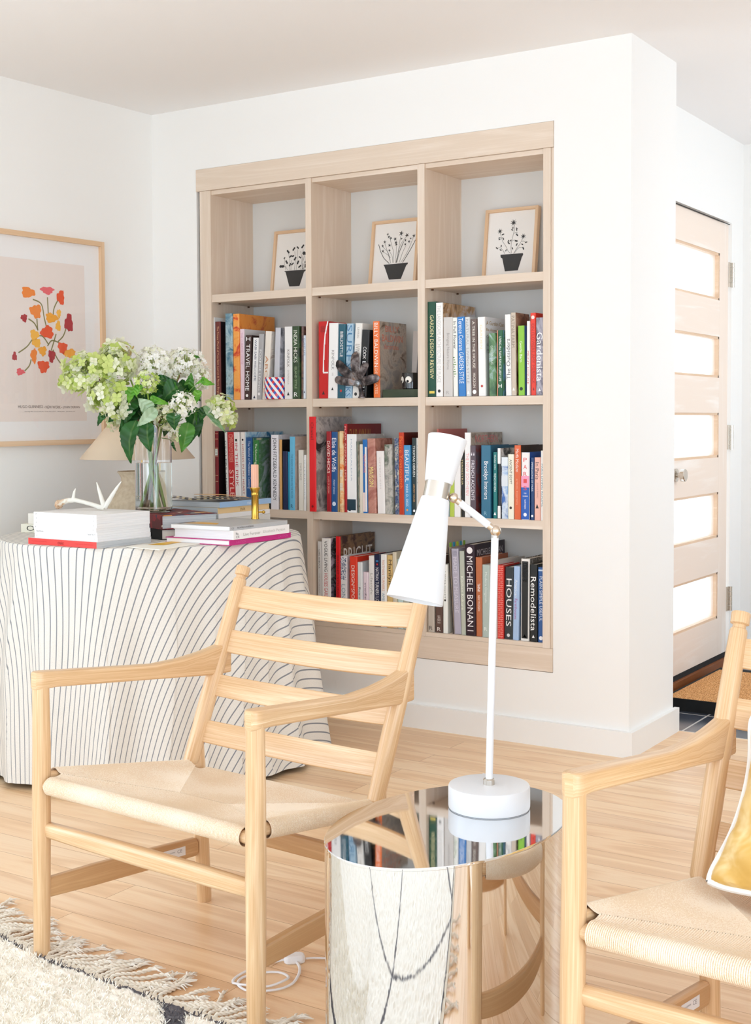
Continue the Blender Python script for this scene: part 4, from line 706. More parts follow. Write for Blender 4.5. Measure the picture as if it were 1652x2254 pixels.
# ---------------------------------------------------------------- framed prints in the top row
INK = plain('print_ink', '3A3A3A', .7)
ART = {
 0: dict(c=((545, 455), (1595, 365), (1440, 1800), (380, 1890)), pot=[(690, 1385), (1285, 1335), (1290, 1362), (1240, 1390), (1100, 1755), (820, 1770), (730, 1412)],
  st=[[(740, 1370), (705, 1200), (720, 1060)], [(790, 1360), (740, 1270), (680, 1255)], [(850, 1360), (860, 1100), (830, 930)], [(880, 1360), (900, 1100)], [(970, 1350), (1020, 1100), (1000, 880)], [(1030, 1350), (1070, 1000), (1085, 830)], [(1150, 1340), (1200, 1050), (1160, 870)], [(1190, 1330), (1210, 1150), (1270, 980)], [(1180, 1330), (1290, 1100), (1320, 1000)], [(1200, 1330), (1235, 820)], [(1210, 1330), (1320, 1120), (1420, 1000)], [(1220, 1330), (1360, 1150)]],
  bl=[(630, 1265, 60), (770, 1155, 45), (820, 890, 45), (980, 820, 42), (1090, 785, 35), (1225, 755, 45), (1290, 930, 75), (880, 1010, 36), (950, 1000, 32), (1005, 1065, 42), (1140, 1030, 34), (860, 1220, 36), (930, 1200, 34), (1080, 1160, 42), (1125, 1260, 40), (1280, 1240, 40), (710, 1055, 24), (1290, 1150, 30), (1420, 980, 50), (1370, 1130, 35)], star=0),
 1: dict(c=((415, 255), (1262, 172), (1158, 1355), (305, 1415)), pot=[(550, 1040), (1045, 995), (1040, 1020), (1010, 1045), (895, 1315), (655, 1330), (570, 1070)],
  st=[[(670, 1015), (560, 910), (500, 780), (465, 640)], [(700, 1010), (660, 850), (590, 620)], [(740, 1000), (740, 880), (680, 770)], [(760, 1000), (765, 800), (700, 530)], [(790, 1000), (820, 750), (825, 640)], [(810, 1000), (860, 760), (910, 480)], [(820, 995), (870, 800), (970, 580)], [(870, 995), (940, 800), (1010, 660)], [(900, 995), (1000, 850), (1080, 700), (1165, 490)], [(935, 995), (1100, 740), (1205, 545)], [(700, 900), (640, 840), (560, 790)], [(690, 960), (660, 800), (550, 690)], [(800, 1000), (900, 640), (1030, 470)]],
  bl=[(655, 440, 24), (675, 490, 28), (715, 515, 28), (590, 590, 30), (545, 670, 28), (548, 770, 28), (685, 655, 30), (680, 755, 24), (800, 530, 32), (815, 600, 32), (820, 640, 28), (925, 420, 44), (1040, 455, 38), (930, 525, 18), (1005, 555, 26), (1000, 635, 26), (1075, 580, 26), (1110, 520, 20), (1175, 465, 32)], star=5),
 2: dict(c=((262, 295), (1222, 200), (1118, 1440), (163, 1512)), pot=[(475, 1098), (930, 1062), (935, 1092), (905, 1142), (820, 1400), (558, 1420), (512, 1170), (478, 1150)],
  st=[[(700, 1070), (690, 980), (700, 850), (740, 720), (770, 600), (765, 500)], [(690, 1070), (640, 1040), (590, 930), (520, 830), (480, 680)], [(740, 1070), (800, 980), (870, 890), (930, 780)], [(755, 1070), (830, 970), (880, 950), (930, 960)], [(565, 1080), (530, 1010), (480, 960), (430, 965)], [(760, 680), (800, 655), (830, 670)], [(720, 830), (760, 805), (800, 815)], [(910, 830), (960, 828), (1000, 850)]],
  bl=[(755, 470, 62), (475, 640, 50), (945, 735, 50), (740, 570, 20), (820, 580, 18), (815, 605, 20), (725, 610, 20), (820, 705, 26), (535, 700, 24), (460, 770, 20), (460, 800, 18), (530, 770, 16), (545, 790, 18), (640, 830, 22), (650, 870, 24), (685, 820, 18), (800, 825, 28), (810, 895, 24), (720, 970, 20), (1000, 850, 22), (920, 890, 20), (940, 970, 26), (495, 925, 20), (480, 1005, 20), (590, 1010, 18), (405, 970, 24)], star=8)}
FL_ = ['framed black potted plant silhouette with drooping round leaves, top shelf left bay', 'framed black silhouette of starry flowers in a pot, top shelf middle bay', 'framed black silhouette of three-stemmed flower in pot, top shelf right bay']
GLASS = plain('picture_glass', 'FFFFFF', .02, Transmission_Weight=1.0, IOR=1.1)
for k, x in enumerate((-1.660, -1.177, -.672)):
    W_, H_ = .217, .272; f = thing('framed_print', FL_[k], 'picture', (x, .213, 1.6545), 0, 'framed plant silhouettes on the top shelf'); f.rotation_euler = (-.131, 0, 0)
    mb = MB(); b_ = .0115
    mb.box((0, 0, 0), (b_, .022, H_), 2); mb.box((W_ - b_, 0, 0), (W_, .022, H_), 2); mb.box((b_, 0, 0), (W_ - b_, .022, b_), 0); mb.box((b_, 0, H_ - b_), (W_ - b_, .022, H_), 0); mb.build('frame', FRAMEW, f, bevel=.0012)
    mb = MB(); mb.box((b_ - .002, .010, b_ - .002), (W_ - b_ + .002, .018, H_ - b_ + .002)); mb.build('print_paper', plain('art_paper', 'EEECE8', .85), f)
    A_ = ART[k]; (tl, tr, br_, bl_) = A_['c']
    def mp(px, py, lift=0.0):
        v = .5
        for _ in range(6):
            xl = tl[0] + (bl_[0] - tl[0]) * v; xr = tr[0] + (br_[0] - tr[0]) * v; u = (px - xl) / (xr - xl)
            yt = tl[1] + (tr[1] - tl[1]) * u; yb = bl_[1] + (br_[1] - bl_[1]) * u; v = (py - yt) / (yb - yt)
        return Vector((b_ + u * (W_ - 2 * b_), .0094 - lift, H_ - b_ - v * (H_ - b_ - .024)))
    sc_ = (W_ - 2 * b_) / abs(tr[0] - tl[0]); mb = MB(); add_poly(mb, [mp(*p) for p in A_['pot']], 0)
    rr = random.Random(k)
    for n_, st in enumerate(A_['st']):
        P_ = [mp(*p, .0002) for p in st]; Q = []
        for a, b2 in zip(P_, P_[1:]):
            Q += [a.lerp(b2, t / 4) for t in range(4)]
        Q.append(P_[-1]); Q = [Q[0]] + [(Q[i - 1] + Q[i] * 2 + Q[i + 1]) / 4 for i in range(1, len(Q) - 1)] + [Q[-1]]
        wd = .0011 if (k == 1 and n_ in (0, 6, 9)) else .0005
        for a, b2 in zip(Q, Q[1:]):
            d = (b2 - a).normalized(); nn = Vector((d.z, 0, -d.x)) * wd; add_poly(mb, [a - nn, b2 - nn, b2 + nn, a + nn], 0)
    for (px, py, r) in A_['bl']:
        c = mp(px, py, .0003); R_ = r * sc_; star = A_['star'] if (k != 2 or r > 45) else 0; a0 = rr.random() * 6
        N = star * 4 if star else 12
        pts = []
        for i in range(N):
            a = a0 + 2 * PI * i / N
            q = (1.15 if i % 4 == 0 else (.34 if i % 4 == 2 else .55)) if star else (.75 + .4 * math.sin(a * 2 + px))
            pts.append(c + Vector((math.cos(a) * R_ * q, 0, math.sin(a) * R_ * q)))
        i0 = len(mb.v); mb.v += [c] + pts
        for i in range(N): mb.face((i0, i0 + 1 + i, i0 + 1 + (i + 1) % N), [(0, 0)] * 3, 0)
    mb.build('plant_silhouette', INK, f)

# ---------------------------------------------------------------- ornaments between the books
cup = thing('patterned_cup', 'small cup with red, white and blue diamond pattern in front of books', 'cup', (-1.489, .0225, 1.2241))
s = NT('diamond_glaze'); tc = s.n('ShaderNodeTexCoord')
sp = s.n('ShaderNodeSeparateXYZ'); s.l(tc.outputs['UV'], sp.inputs[0])
def fr(expr_a, ka, expr_b, kb):
    a = s.n('ShaderNodeMath', _operation='MULTIPLY'); s.l(expr_a, a.inputs[0]); a.inputs[1].default_value = ka
    b = s.n('ShaderNodeMath', _operation='MULTIPLY'); s.l(expr_b, b.inputs[0]); b.inputs[1].default_value = kb
    c = s.n('ShaderNodeMath', _operation='ADD'); s.l(a.outputs[0], c.inputs[0]); s.l(b.outputs[0], c.inputs[1])
    d = s.n('ShaderNodeMath', _operation='FRACT'); s.l(c.outputs[0], d.inputs[0]); return d.outputs[0]
f1 = fr(sp.outputs[1], 38.0, sp.outputs[0], 30.0); f2 = fr(sp.outputs[1], 38.0, sp.outputs[0], -30.0)
g1 = s.n('ShaderNodeMath', _operation='GREATER_THAN'); s.l(f1, g1.inputs[0]); g1.inputs[1].default_value = .5
g2 = s.n('ShaderNodeMath', _operation='GREATER_THAN'); s.l(f2, g2.inputs[0]); g2.inputs[1].default_value = .5
ma = s.n('ShaderNodeMix', _data_type='RGBA'); s.l(g1.outputs[0], ma.inputs[0]); ma.inputs[6].default_value = srgb('F4F3F4'); ma.inputs[7].default_value = srgb('2A50B0')
mb_ = s.n('ShaderNodeMix', _data_type='RGBA'); s.l(g2.outputs[0], mb_.inputs[0]); s.l(ma.outputs[2], mb_.inputs[6]); 
mc_ = s.n('ShaderNodeMix', _data_type='RGBA'); s.l(g1.outputs[0], mc_.inputs[0]); mc_.inputs[6].default_value = srgb('F4F3F4'); mc_.inputs[7].default_value = srgb('D81E28'); s.l(mc_.outputs[2], mb_.inputs[7])
s.l(mb_.outputs[2], s.b.inputs['Base Color']); s.b.inputs['Roughness'].default_value = .15
mb = MB(); mb.lathe([(.0425, 0), (.0445, .002), (.045, .084), (.044, .086), (.0425, .084), (.041, .006), (.001, .005)], 48, cap=False); mb.lathe([(.0425, 0), (.001, 0)], 48, cap=False); mb.build('cup_body', s.m, cup)
# metal hand
s = NT('aged_metal'); tc = s.n('ShaderNodeTexCoord'); nz = s.n('ShaderNodeTexNoise', Scale=45.0, Detail=6.0); s.l(tc.outputs['Object'], nz.inputs['Vector'])
s.l(s.ramp(nz.outputs[0], [(.35, srgb('2C2A2C')), (.5, srgb('5A5050')), (.62, srgb('8A8484')), (.72, srgb('8A6A58'))]), s.b.inputs['Base Color']); s.b.inputs['Metallic'].default_value = .75; s.b.inputs['Roughness'].default_value = .42; s.bump(nz.outputs[0], .003, .8)
hd = thing('metal_flower_sculpture', 'dark aged metal sculpture of five spread petals standing before the books', 'sculpture', (-1.070, .006, 1.2241))
HM = s.m; pc = Vector((-.013, 0, .054))
mb = MB()
for tip, w_ in (((-.112, -.004, .141), .019), ((-.028, -.002, .175), .020), ((.023, .002, .132), .017), ((.082, -.006, .075), .018), ((-.120, -.006, .073), .016)):
    tip = Vector(tip); d = tip - pc; n_ = 12; P_ = [pc + d * (t / n_) + Vector((0, -.010 * math.sin(PI * t / n_), 0)) for t in range(n_ + 1)]
    rd = [w_ * (.42 + .62 * math.sin(PI * min(1, (t / n_) ** 1.2 * .92)) ** .8) if t < n_ else w_ * .25 for t in range(n_ + 1)]
    dd = d.normalized(); sd = Vector((dd.z, 0, -dd.x)); rings = []
    for p, r in zip(P_, rd): rings.append([p + sd * (r * math.cos(a)) + Vector((0, 1, 0)) * (.006 * (r / w_) * math.sin(a) + (.004 * math.cos(a) ** 2 * -1 * (r / w_))) for a in [2 * PI * j / 14 for j in range(14)]])
    m2 = MB(); m2.loft(rings); m2.build('petal', HM, hd)
mb = MB(); mb.lathe([(.004, -.012), (.013, -.009), (.015, 0), (.011, .008), (.002, .011)], 20); mb.build('flower_centre', plain('steel_grey', '9CA2A8', .35, 1.0), hd, M=Matrix.Translation(pc + Vector((0, -.008, 0))) @ Matrix.Rotation(PI / 2, 4, 'X'))
mb = MB(); mb.tube([(.0, 0, .0), (-.003, 0, .02), (-.012, 0, .056)], [.011, .009, .008], 14); mb.lathe([(.016, 0), (.016, .004), (.010, .007)], 20, (.0, 0, 0)); mb.build('base', HM, hd)
# little framed card, glass block, candle with eyes
cf = thing('leaning_card', 'pale card with dark grey ink block leaning at the back of the middle bay', 'card', (-.992, .232, 1.2245)); cf.rotation_euler = (-.08, 0, 0)
mb = MB(); mb.box((0, 0, 0), (.155, .012, .262)); mb.build('card', plain('card_pink_white', 'E9E0DA', .8), cf)
mb = MB(); add_poly(mb, [(.020, -.0005, 0), (.150, -.0005, 0), (.150, -.0005, .19), (.1, -.0005, .195), (.024, -.0005, .185)], 0); mb.build('ink_block', plain('ink_grey', '5E5E66', .8), cf)
gb = thing('glass_block', 'low smoky green glass tray at right end of the middle bay', 'tray', (-.987, .02, 1.2241))
SG = plain('smoky_glass', '5A6456', .06, spec=.8, Transmission_Weight=.35, IOR=1.45)
mb = MB(); mb.box((0, 0, 0), (.16, .07, .030)); mb.build('tray_body', SG, gb, bevel=.003); mb = MB(); mb.box((.078, .004, .005), (.155, .0655, .0302)); mb.build('dark_insert', plain('deep_green', '16241C', .1), gb)
cv = thing('candle_jar', 'shiny black candle jar with two cartoon eyes on green glass tray', 'candle jar', (-.884, .055, 1.2545))
mb = MB(); mb.lathe([(.030, 0), (.0335, .003), (.034, .058), (.033, .061), (.031, .060), (.030, .012), (.001, .011)], 40, cap=False); mb.lathe([(.030, 0), (.001, 0)], 40, cap=False); mb.build('jar', plain('black_glass', '08090B', .05, spec=.9), cv)
for a in (-2.25, -1.32):
    ax = Matrix.Rotation(a, 4, 'Z') @ Matrix.Translation((.0341, 0, .035)) @ Matrix.Rotation(PI / 2, 4, 'Y')
    mb = MB(); mb.lathe([(.0125, 0), (.0115, .0015), (.001, .0018)], 24); e_ = mb.build('eye', plain('eye_white', 'F0ECE4', .3), cv, M=ax)
    mb = MB(); mb.lathe([(.005, 0), (.001, .0008)], 16); mb.build('pupil', BLACKM, e_, M=ax @ Matrix.Translation((.006, -.003, .0018)))

# ================================================================ framed poster on the left wall
po = thing('framed_poster', 'large flower poster in pale wood frame on the left wall', 'poster', tuple(lw(.286, .012, 1.047)))
po.matrix_world = Matrix((( -LW.x, 0, 0, 0), (0, 0, 0, 0), (0, 0, 0, 0), (0, 0, 0, 1)))
nrm = Vector((1, -.052, 0)).normalized()
PM = Matrix((-LW, nrm * -1, Vector((0, 0, 1)))).transposed().to_4x4(); PM.translation = lw(.886, .024, 1.047); po.matrix_world = PM @ Matrix.Rotation(-.006, 4, 'Y')
PW, PH = .598, .803; b_ = .019    # local x runs towards the corner, y into the wall
mb = MB(); mb.box((0, 0, 0), (b_, .024, PH), 2); mb.box((PW - b_, 0, 0), (PW, .024, PH), 2); mb.box((b_, 0, 0), (PW - b_, .024, b_), 0); mb.box((b_, 0, PH - b_), (PW - b_, .024, PH), 0); mb.build('frame', FRAMEW, po, bevel=.0015)
mb = MB(); mb.box((b_, .014, b_), (PW - b_, .020, PH - b_)); mb.build('mat_board', plain('mat_board', 'F0EFEF', .8), po)
X0, X1, ZA, ZB = .078, PW - .096, .092, .702
mb = MB(); mb.quad([(X0, .0136, ZA), (X1, .0136, ZA), (X1, .0136, ZB), (X0, .0136, ZB)]); mb.build('print_paper', plain('blush_paper', 'EBE0DA', .8), po)
def pq(px, py):                                   # photo measurements of the print turned into print millimetres
    s_ = .785 - (.785 - .3767) * (px / 186.0) * (1 + .07 * (1 - px / 186.0)); z_ = 1.7455 - (py - (569 + .102 * px)) / ((929 - .03 * px) - (569 + .102 * px)) * (1.7455 - 1.142)
    return Vector((.886 - s_, 0, z_ - 1.047))
mb = MB(); cols = ['8A8456', 'F08A3C', 'F4B84C', 'E85A34', 'B03A40', 'E86A70', 'F2A83A']; mats = [colmat(c, .8) for c in cols]
def ribbon(pts, wd, m):
    P_ = [pq(*p) for p in pts]; Q = []
    for i in range(len(P_) - 1):
        p0, p1, p2, p3 = P_[max(i - 1, 0)], P_[i], P_[i + 1], P_[min(i + 2, len(P_) - 1)]
        for t in [k / 6 for k in range(6)]: Q.append(.5 * ((2 * p1) + (p2 - p0) * t + (2 * p0 - 5 * p1 + 4 * p2 - p3) * t * t + (3 * p1 - p0 - 3 * p2 + p3) * t ** 3))
    Q.append(P_[-1])
    for a, b2 in zip(Q, Q[1:]):
        d = (b2 - a).normalized(); nn = Vector((d.z, 0, -d.x)) * wd; lift = Vector((0, .0132, 0)); add_poly(mb, [a - nn + lift, b2 - nn + lift, b2 + nn + lift, a + nn + lift], m)
for st in ([(62, 660), (80, 670), (86, 700), (90, 718)], [(94, 655), (95, 690)], [(118, 660), (108, 680), (106, 700)], [(52, 703), (64, 712), (72, 728)], [(70, 702), (71, 726)], [(135, 724), (128, 740), (116, 752)], [(112, 735), (104, 760), (100, 772)], [(30, 778), (48, 764), (62, 746), (80, 740), (94, 758)], [(92, 762), (102, 750), (118, 754)], [(104, 770), (114, 790), (128, 808)], [(42, 818), (52, 806), (56, 792)]): ribbon(st, .0026, 0)
rr = random.Random(5)
for (px, py, rx, rz, c) in ((52, 645, 15, 11, 1), (94, 640, 15, 8, 5), (124, 655, 9, 15, 3), (68, 686, 13, 14, 1), (102, 700, 14, 10, 6), (119, 690, 5, 9, 2), (43, 701, 7, 8, 4), (92, 732, 15, 13, 3), (64, 738, 10, 11, 2), (68, 756, 10, 9, 2), (117, 718, 6, 11, 2), (142, 711, 10, 19, 4), (81, 773, 9, 10, 6), (62, 784, 7, 15, 1), (101, 784, 8, 13, 4), (126, 765, 11, 12, 3), (143, 778, 15, 10, 6), (82, 807, 13, 13, 3), (22, 786, 5, 9, 4), (33, 820, 9, 7, 5)):
    c0 = pq(px, py); i0 = len(mb.v); N = 26; mb.v.append(c0 + Vector((0, .0128, 0)))
    for i in range(N):
        a = 2 * PI * i / N; q = 1 + .16 * math.sin(3 * a + px) + .10 * math.sin(7 * a + py) + rr.uniform(-.05, .05); mb.v.append(c0 + Vector((rx * .0021 * q * math.cos(a), .0128, rz * .0018 * q * math.sin(a))))
    for i in range(N): mb.face((i0, i0 + 1 + i, i0 + 1 + (i + 1) % N), [(0, 0)] * 3, c)
mb.build('flower_artwork', mats, po)
mb = MB(); 
def ptext(t, pxa, pxb, py, hh):
    a0, b0 = pq(pxa, py), pq(pxb, py); add_text(mb, t, lambda a, q: (a0.x + (b0.x - a0.x) * a, .0131, a0.z - hh / 2 + hh * q), 0)
ptext('HUGO GUINNESS', 27, 79, 897, .011); ptext('NEW WORK', 85.5, 119, 897, .011); ptext('JOHN DERIAN', 124.5, 165, 897, .011); ptext(TITLES[3], 40, 153, 908, .0045)
for px in (82.3, 121.8):
    c0 = pq(px, 897); add_poly(mb, [c0 + Vector((.0017 * math.cos(a), .0131, .0017 * math.sin(a))) for a in [PI * k / 5 for k in range(10)]], 0)
mb.build('poster_lettering', colmat('5A4640', .8), po)
s = NT('poster_glass'); tp = s.n('ShaderNodeBsdfTransparent'); gl = s.n('ShaderNodeBsdfGlossy'); gl.inputs['Roughness'].default_value = .02; fz0 = s.n('ShaderNodeFresnel', IOR=1.45); mx = s.n('ShaderNodeMixShader'); ge = s.n('ShaderNodeNewGeometry'); iv = s.n('ShaderNodeMath', _operation='SUBTRACT'); iv.inputs[0].default_value = 1.0; s.l(ge.outputs['Backfacing'], iv.inputs[1]); fz = s.n('ShaderNodeMath', _operation='MULTIPLY'); s.l(fz0.outputs[0], fz.inputs[0]); s.l(iv.outputs[0], fz.inputs[1])
s.l(fz.outputs[0], mx.inputs[0]); s.l(tp.outputs[0], mx.inputs[1]); s.l(gl.outputs[0], mx.inputs[2]); s.l(mx.outputs[0], s.t.nodes['Material Output'].inputs[0])
mb = MB(); mb.quad([(b_, .006, b_), (PW - b_, .006, b_), (PW - b_, .006, PH - b_), (b_, .006, PH - b_)]); mb.build('poster_pane', s.m, po)

# ================================================================ round table under a striped cloth
TC = Vector((-1.435, -.763, 0)); TR, TZ = .508, .75
rt = thing('round_table', 'round table hidden beneath the striped cloth beside the bookcase', 'table', tuple(TC))
mb = MB(); mb.lathe([(TR - .012, TZ - .03), (TR - .006, TZ - .026), (TR - .006, TZ - .005), (TR - .012, TZ - .003)], 64); mb.build('tabletop', OAKD, rt)
for k in range(3):
    a = 2 * PI * k / 3 + .4; mb = MB(); mb.tube([(.10 * math.cos(a), .10 * math.sin(a), TZ - .03), (.38 * math.cos(a), .38 * math.sin(a), 0)], [.024, .018], 16); mb.build('leg', OAKD, rt)
s = NT('striped_linen'); tc = s.n('ShaderNodeTexCoord'); sp = s.n('ShaderNodeSeparateXYZ'); s.l(tc.outputs['UV'], sp.inputs[0])
nz = s.n('ShaderNodeTexNoise', Scale=260.0, Detail=2.0); s.l(tc.outputs['UV'], nz.inputs['Vector'])
m1 = s.n('ShaderNodeMath', _operation='MULTIPLY'); s.l(sp.outputs[0], m1.inputs[0]); m1.inputs[1].default_value = 1 / .029
m2 = s.n('ShaderNodeMath', _operation='PINGPONG'); s.l(m1.outputs[0], m2.inputs[0]); m2.inputs[1].default_value = .5
m3 = s.n('ShaderNodeMapRange'); s.l(m2.outputs[0], m3.inputs[0]); m3.inputs[1].default_value = .066; m3.inputs[2].default_value = .092; m3.inputs[3].default_value = 1; m3.inputs[4].default_value = 0
base = s.ramp(nz.outputs[0], [(.3, srgb('DCD9D2')), (.7, srgb('E8E5DE'))])
mx = s.n('ShaderNodeMix', _data_type='RGBA'); s.l(m3.outputs[0], mx.inputs[0]); s.l(base, mx.inputs[6]); mx.inputs[7].default_value = srgb('84888E'); s.l(mx.outputs[2], s.b.inputs['Base Color'])
s.b.inputs['Roughness'].default_value = .9; s.bump(nz.outputs[0], .0012, .35)
ND = Vector((.974, .225, 0)).normalized(); TD = Vector((-.225, .974, 0)).normalized()
FOLDS = [(-128, .028, 5), (-112, .030, 6), (-97, .026, 5), (-84, .024, 4.5), (-66, .020, 6), (-45, .026, 7), (-30, .018, 5), (-17, .030, 7), (-4, .020, 5), (8, .03, 5), (25, .04, 6), (45, .03, 6), (70, .04, 7), (100, .04, 7), (130, .04, 7), (160, .04, 7), (190, .04, 7), (210, .035, 6)]
def fold(deg):
    v = 0
    for c, a, w_ in FOLDS:
        d = (deg - c + 180) % 360 - 180
        if abs(d) < w_ * 3.2: v += a * math.exp(-(d / w_) ** 2) * (1.15 if d < 0 else 1)
    return v
mb = MB(); RT = TR + .002
def cloth(u, v):
    phi = 2 * PI * u; deg = math.degrees(phi) % 360; deg = deg - 360 if deg > 180 else deg
    if v < .25:
        r = RT * (v / .25) * .985; z = TZ + .0012; rho = r
    else:
        t = (v - .25) / .75; L = t * (TZ - .012)
        rb = .013
        if L < rb * 1.5: a = L / rb; r = RT * .985 + rb * .6 * math.sin(min(a, PI / 2)); z = TZ + .0012 - rb * (1 - math.cos(min(a, PI / 2)))
        else: r = RT * .985 + rb * .6; z = TZ - (L - rb * .4)
        tt = max(0, (TZ - z) / TZ); ph2 = deg + 5 * math.sin(tt * 2.2 + phi * 3)
        r += .055 * tt + (fold(ph2) + .0015 * math.sin(phi * 31 + tt * 4)) * min(1, tt * 2.6) * (.55 + .75 * tt); rho = RT + L
        z = max(z, .006 + .012 * (.5 + .5 * math.sin(phi * 6)))
        if (deg > 105 or deg < -165): r = min(r, .64)
    a = Vector((math.cos(phi), math.sin(phi), 0)); fl = a * rho
    x, y = TC.x + a.x * r, TC.y + a.y * r
    wall = -2.107 + y * .052 + .012; x = max(x, wall); y = min(y, -.03)
    return Vector((x, y, z)), (fl.dot(ND) + .006 * math.sin(rho * 9 + phi * 2), fl.dot(TD))
mb.grid(900, 90, cloth); cl = mb.build('tablecloth', s.m); tag(cl, 'off-white tablecloth with thin grey stripes draped to the floor over round table', 'tablecloth'); weld(cl)
Z = TZ + .0018
# stacks on the table: local x along the spine, y away from it
def flat_book(name, label, cat, x, y, z, rz, L, W, T, ms, mc, hard=True, group=None, text=(), endtext=(), pages=None, curl=0):
    """lies flat; spine is the local y=0 face running along x from 0 to L"""
    b = thing(name, label, cat, (x, y, z), rz, group); mb = MB(); t = .0022 if hard else .0006; e = .003 if hard else 0
    mb.box((0, 0, 0), (L, t, T), 0, 0); mb.box((0, t, 0), (L, W, t), 0, 1); mb.box((0, t, T - t), (L, W, T), 0, 1); mb.build('cover', [ms, mc], b, bevel=.0006 if hard else 0)
    mb = MB(); mb.box((e, t, t), (L - e, W - e, T - t)); mb.build('page_block', pages or PAPERW, b)
    if text or endtext:
        mb = MB(); mats = []
        for (tx, c, a0, a1, z0, z1) in text:
            m = colmat(c)
            if m not in mats: mats.append(m)
            add_text(mb, tx, lambda a, q: (L * (a0 + (a1 - a0) * a), -.0004, T * (z0 + (z1 - z0) * q)), mats.index(m))
        mb.build('spine_lettering', mats, b)
    return b
s = NT('page_edges'); tc = s.n('ShaderNodeTexCoord'); mp = s.n('ShaderNodeMapping'); mp.inputs['Scale'].default_value = (3, 3, 900); s.l(tc.outputs['Object'], mp.inputs[0]); nz = s.n('ShaderNodeTexNoise', Scale=1.0, Detail=2.0); s.l(mp.outputs[0], nz.inputs['Vector'])
s.l(s.ramp(nz.outputs[0], [(.3, srgb('D8D9DA')), (.7, srgb('F0F0EF'))]), s.b.inputs['Base Color']); PG = s.m
s = NT('page_edges_grey'); tc = s.n('ShaderNodeTexCoord'); mp = s.n('ShaderNodeMapping'); mp.inputs['Scale'].default_value = (3, 3, 900); s.l(tc.outputs['Object'], mp.inputs[0]); nz = s.n('ShaderNodeTexNoise', Scale=1.0, Detail=2.0); s.l(mp.outputs[0], nz.inputs['Vector'])
s.l(s.ramp(nz.outputs[0], [(.3, srgb('98A0A6')), (.7, srgb('D4D6D6'))]), s.b.inputs['Base Color']); PGG = s.m
WC = colmat('F2F2F2', .5)
GL = 'magazines and books stacked flat on the round table'
r0 = -.032
flat_book('magazine', 'red-spined magazine at the bottom of the left white stack', 'magazine', -1.528, -1.238, Z, r0, .307, .236, .0195, colmat('E8413C'), colmat('E8E6E6'), False, GL, [('chalet', '8A1C1C', .44, .53, .25, .8), ('THE WORLD OF INTERIORS', 'C83030', .05, .28, .45, .6), ('THE WORLD OF INTERIORS', 'C83030', .7, .95, .45, .6)], pages=PGG)
zz = Z + .0197; SH = [(.006, .000), (.002, .003), (.0, .001), (.004, -.001), (.001, .002), (.003, .0)]
NM = ['lowest', 'second from bottom', 'third from bottom', 'third from top', 'second from top', 'topmost']
for k in range(6):
    tx = [('P.', '6A6A6A', .035, .05, .3, .7), ('P', '9A9A9A', .95, .96, .3, .7)]
    if k == 1: tx = [('Openhouse', '5A5A5A', .03, .15, .3, .75), ('Issue No 9', '6A6A6A', .86, .97, .35, .7)]
    flat_book('magazine', 'plain white magazine, %s of the six white ones in the left stack' % NM[k], 'magazine', -1.522 + SH[k][0], -1.222 + SH[k][1], zz, r0 - .01, .286, .228, .0134, WC, WC, False, GL, tx, pages=PG); zz += .0136
ZL = zz
# cream books behind the left stack
ob = flat_book('book', 'cream book lettered OS under another at far left of table', 'book', -1.872, -.955, Z, .3, .24, .17, .030, colmat('E9E8D8'), colmat('E4E2D2'), True, GL, [('OS', '3A3A32', .09, .30, .2, .82)])
flat_book('book', 'cream book lettered P lying on the OS book at far left', 'book', -1.852, -.94, Z + .0304, .3, .22, .16, .036, colmat('ECEAE2'), colmat('E6E4DC'), True, GL, [('P.', '4A4A44', .12, .3, .2, .8)])
# centre stack under the vase
rc = 1.21
flat_book('book', 'thick black book on the table under the red patterned book', 'book', -1.517, -.843, Z, -.30, .285, .17, .034, BLACKM, BLACKM, True, GL, pages=PAPER)
s = NT('carpet_print'); tc = s.n('ShaderNodeTexCoord'); vo = s.n('ShaderNodeTexVoronoi', Scale=38.0); s.l(tc.outputs['Object'], vo.inputs['Vector']); sx = s.n('ShaderNodeSeparateColor'); s.l(vo.outputs['Color'], sx.inputs[0])
s.l(s.ramp(sx.outputs[0], [(0, srgb('5E0E18')), (.34, srgb('8A1822')), (.55, srgb('2A2044')), (.7, srgb('74141E')), (.86, srgb('E8DCC8')), (.93, srgb('D89A4A'))], 'CONSTANT'), s.b.inputs['Base Color']); CP = s.m
flat_book('book', 'thick book with dark red carpet pattern beneath the flower vase', 'book', -1.520, -.822, Z + .0344, -.37, .300, .205, .0455, CP, CP, True, GL, pages=PGG)
ZV = Z + .0344 + .0457
# right front stack, spines to the right
rs = PI / 2 + .02
def rstack(name, lab, dx, dy, z, L, W, T, *a, **k): return flat_book(name, lab, 'book' if name == 'book' else 'magazine', -.926 + dx, -.972 + dy, z, rs + k.pop('dr', 0), L, W, T, *a, **k)
rstack('book', 'magenta book at the bottom of the right front stack', 0, 0, Z, .330, .258, .0175, colmat('C2187E'), colmat('B81474'), True, GL, [('CAUTION', 'D850A0', .1, .25, .3, .7), ('CAUTION', 'D850A0', .78, .95, .3, .7)])
rstack('book', 'white book lettered Live Forever Elizabeth Peyton on the magenta book', .006, .012, Z + .0177, .300, .240, .028, WC, WC, True, GL, [('Live Forever', 'A8A8A4', .17, .47, .3, .66), ('Elizabeth Peyton', 'C4C4C0', .52, .92, .26, .66), ('No.', '5A5A5A', .04, .09, .5, .8), ('CE', '5A5A5A', .04, .1, .15, .4)], pages=PG)
gz = Z + .0177 + .0282
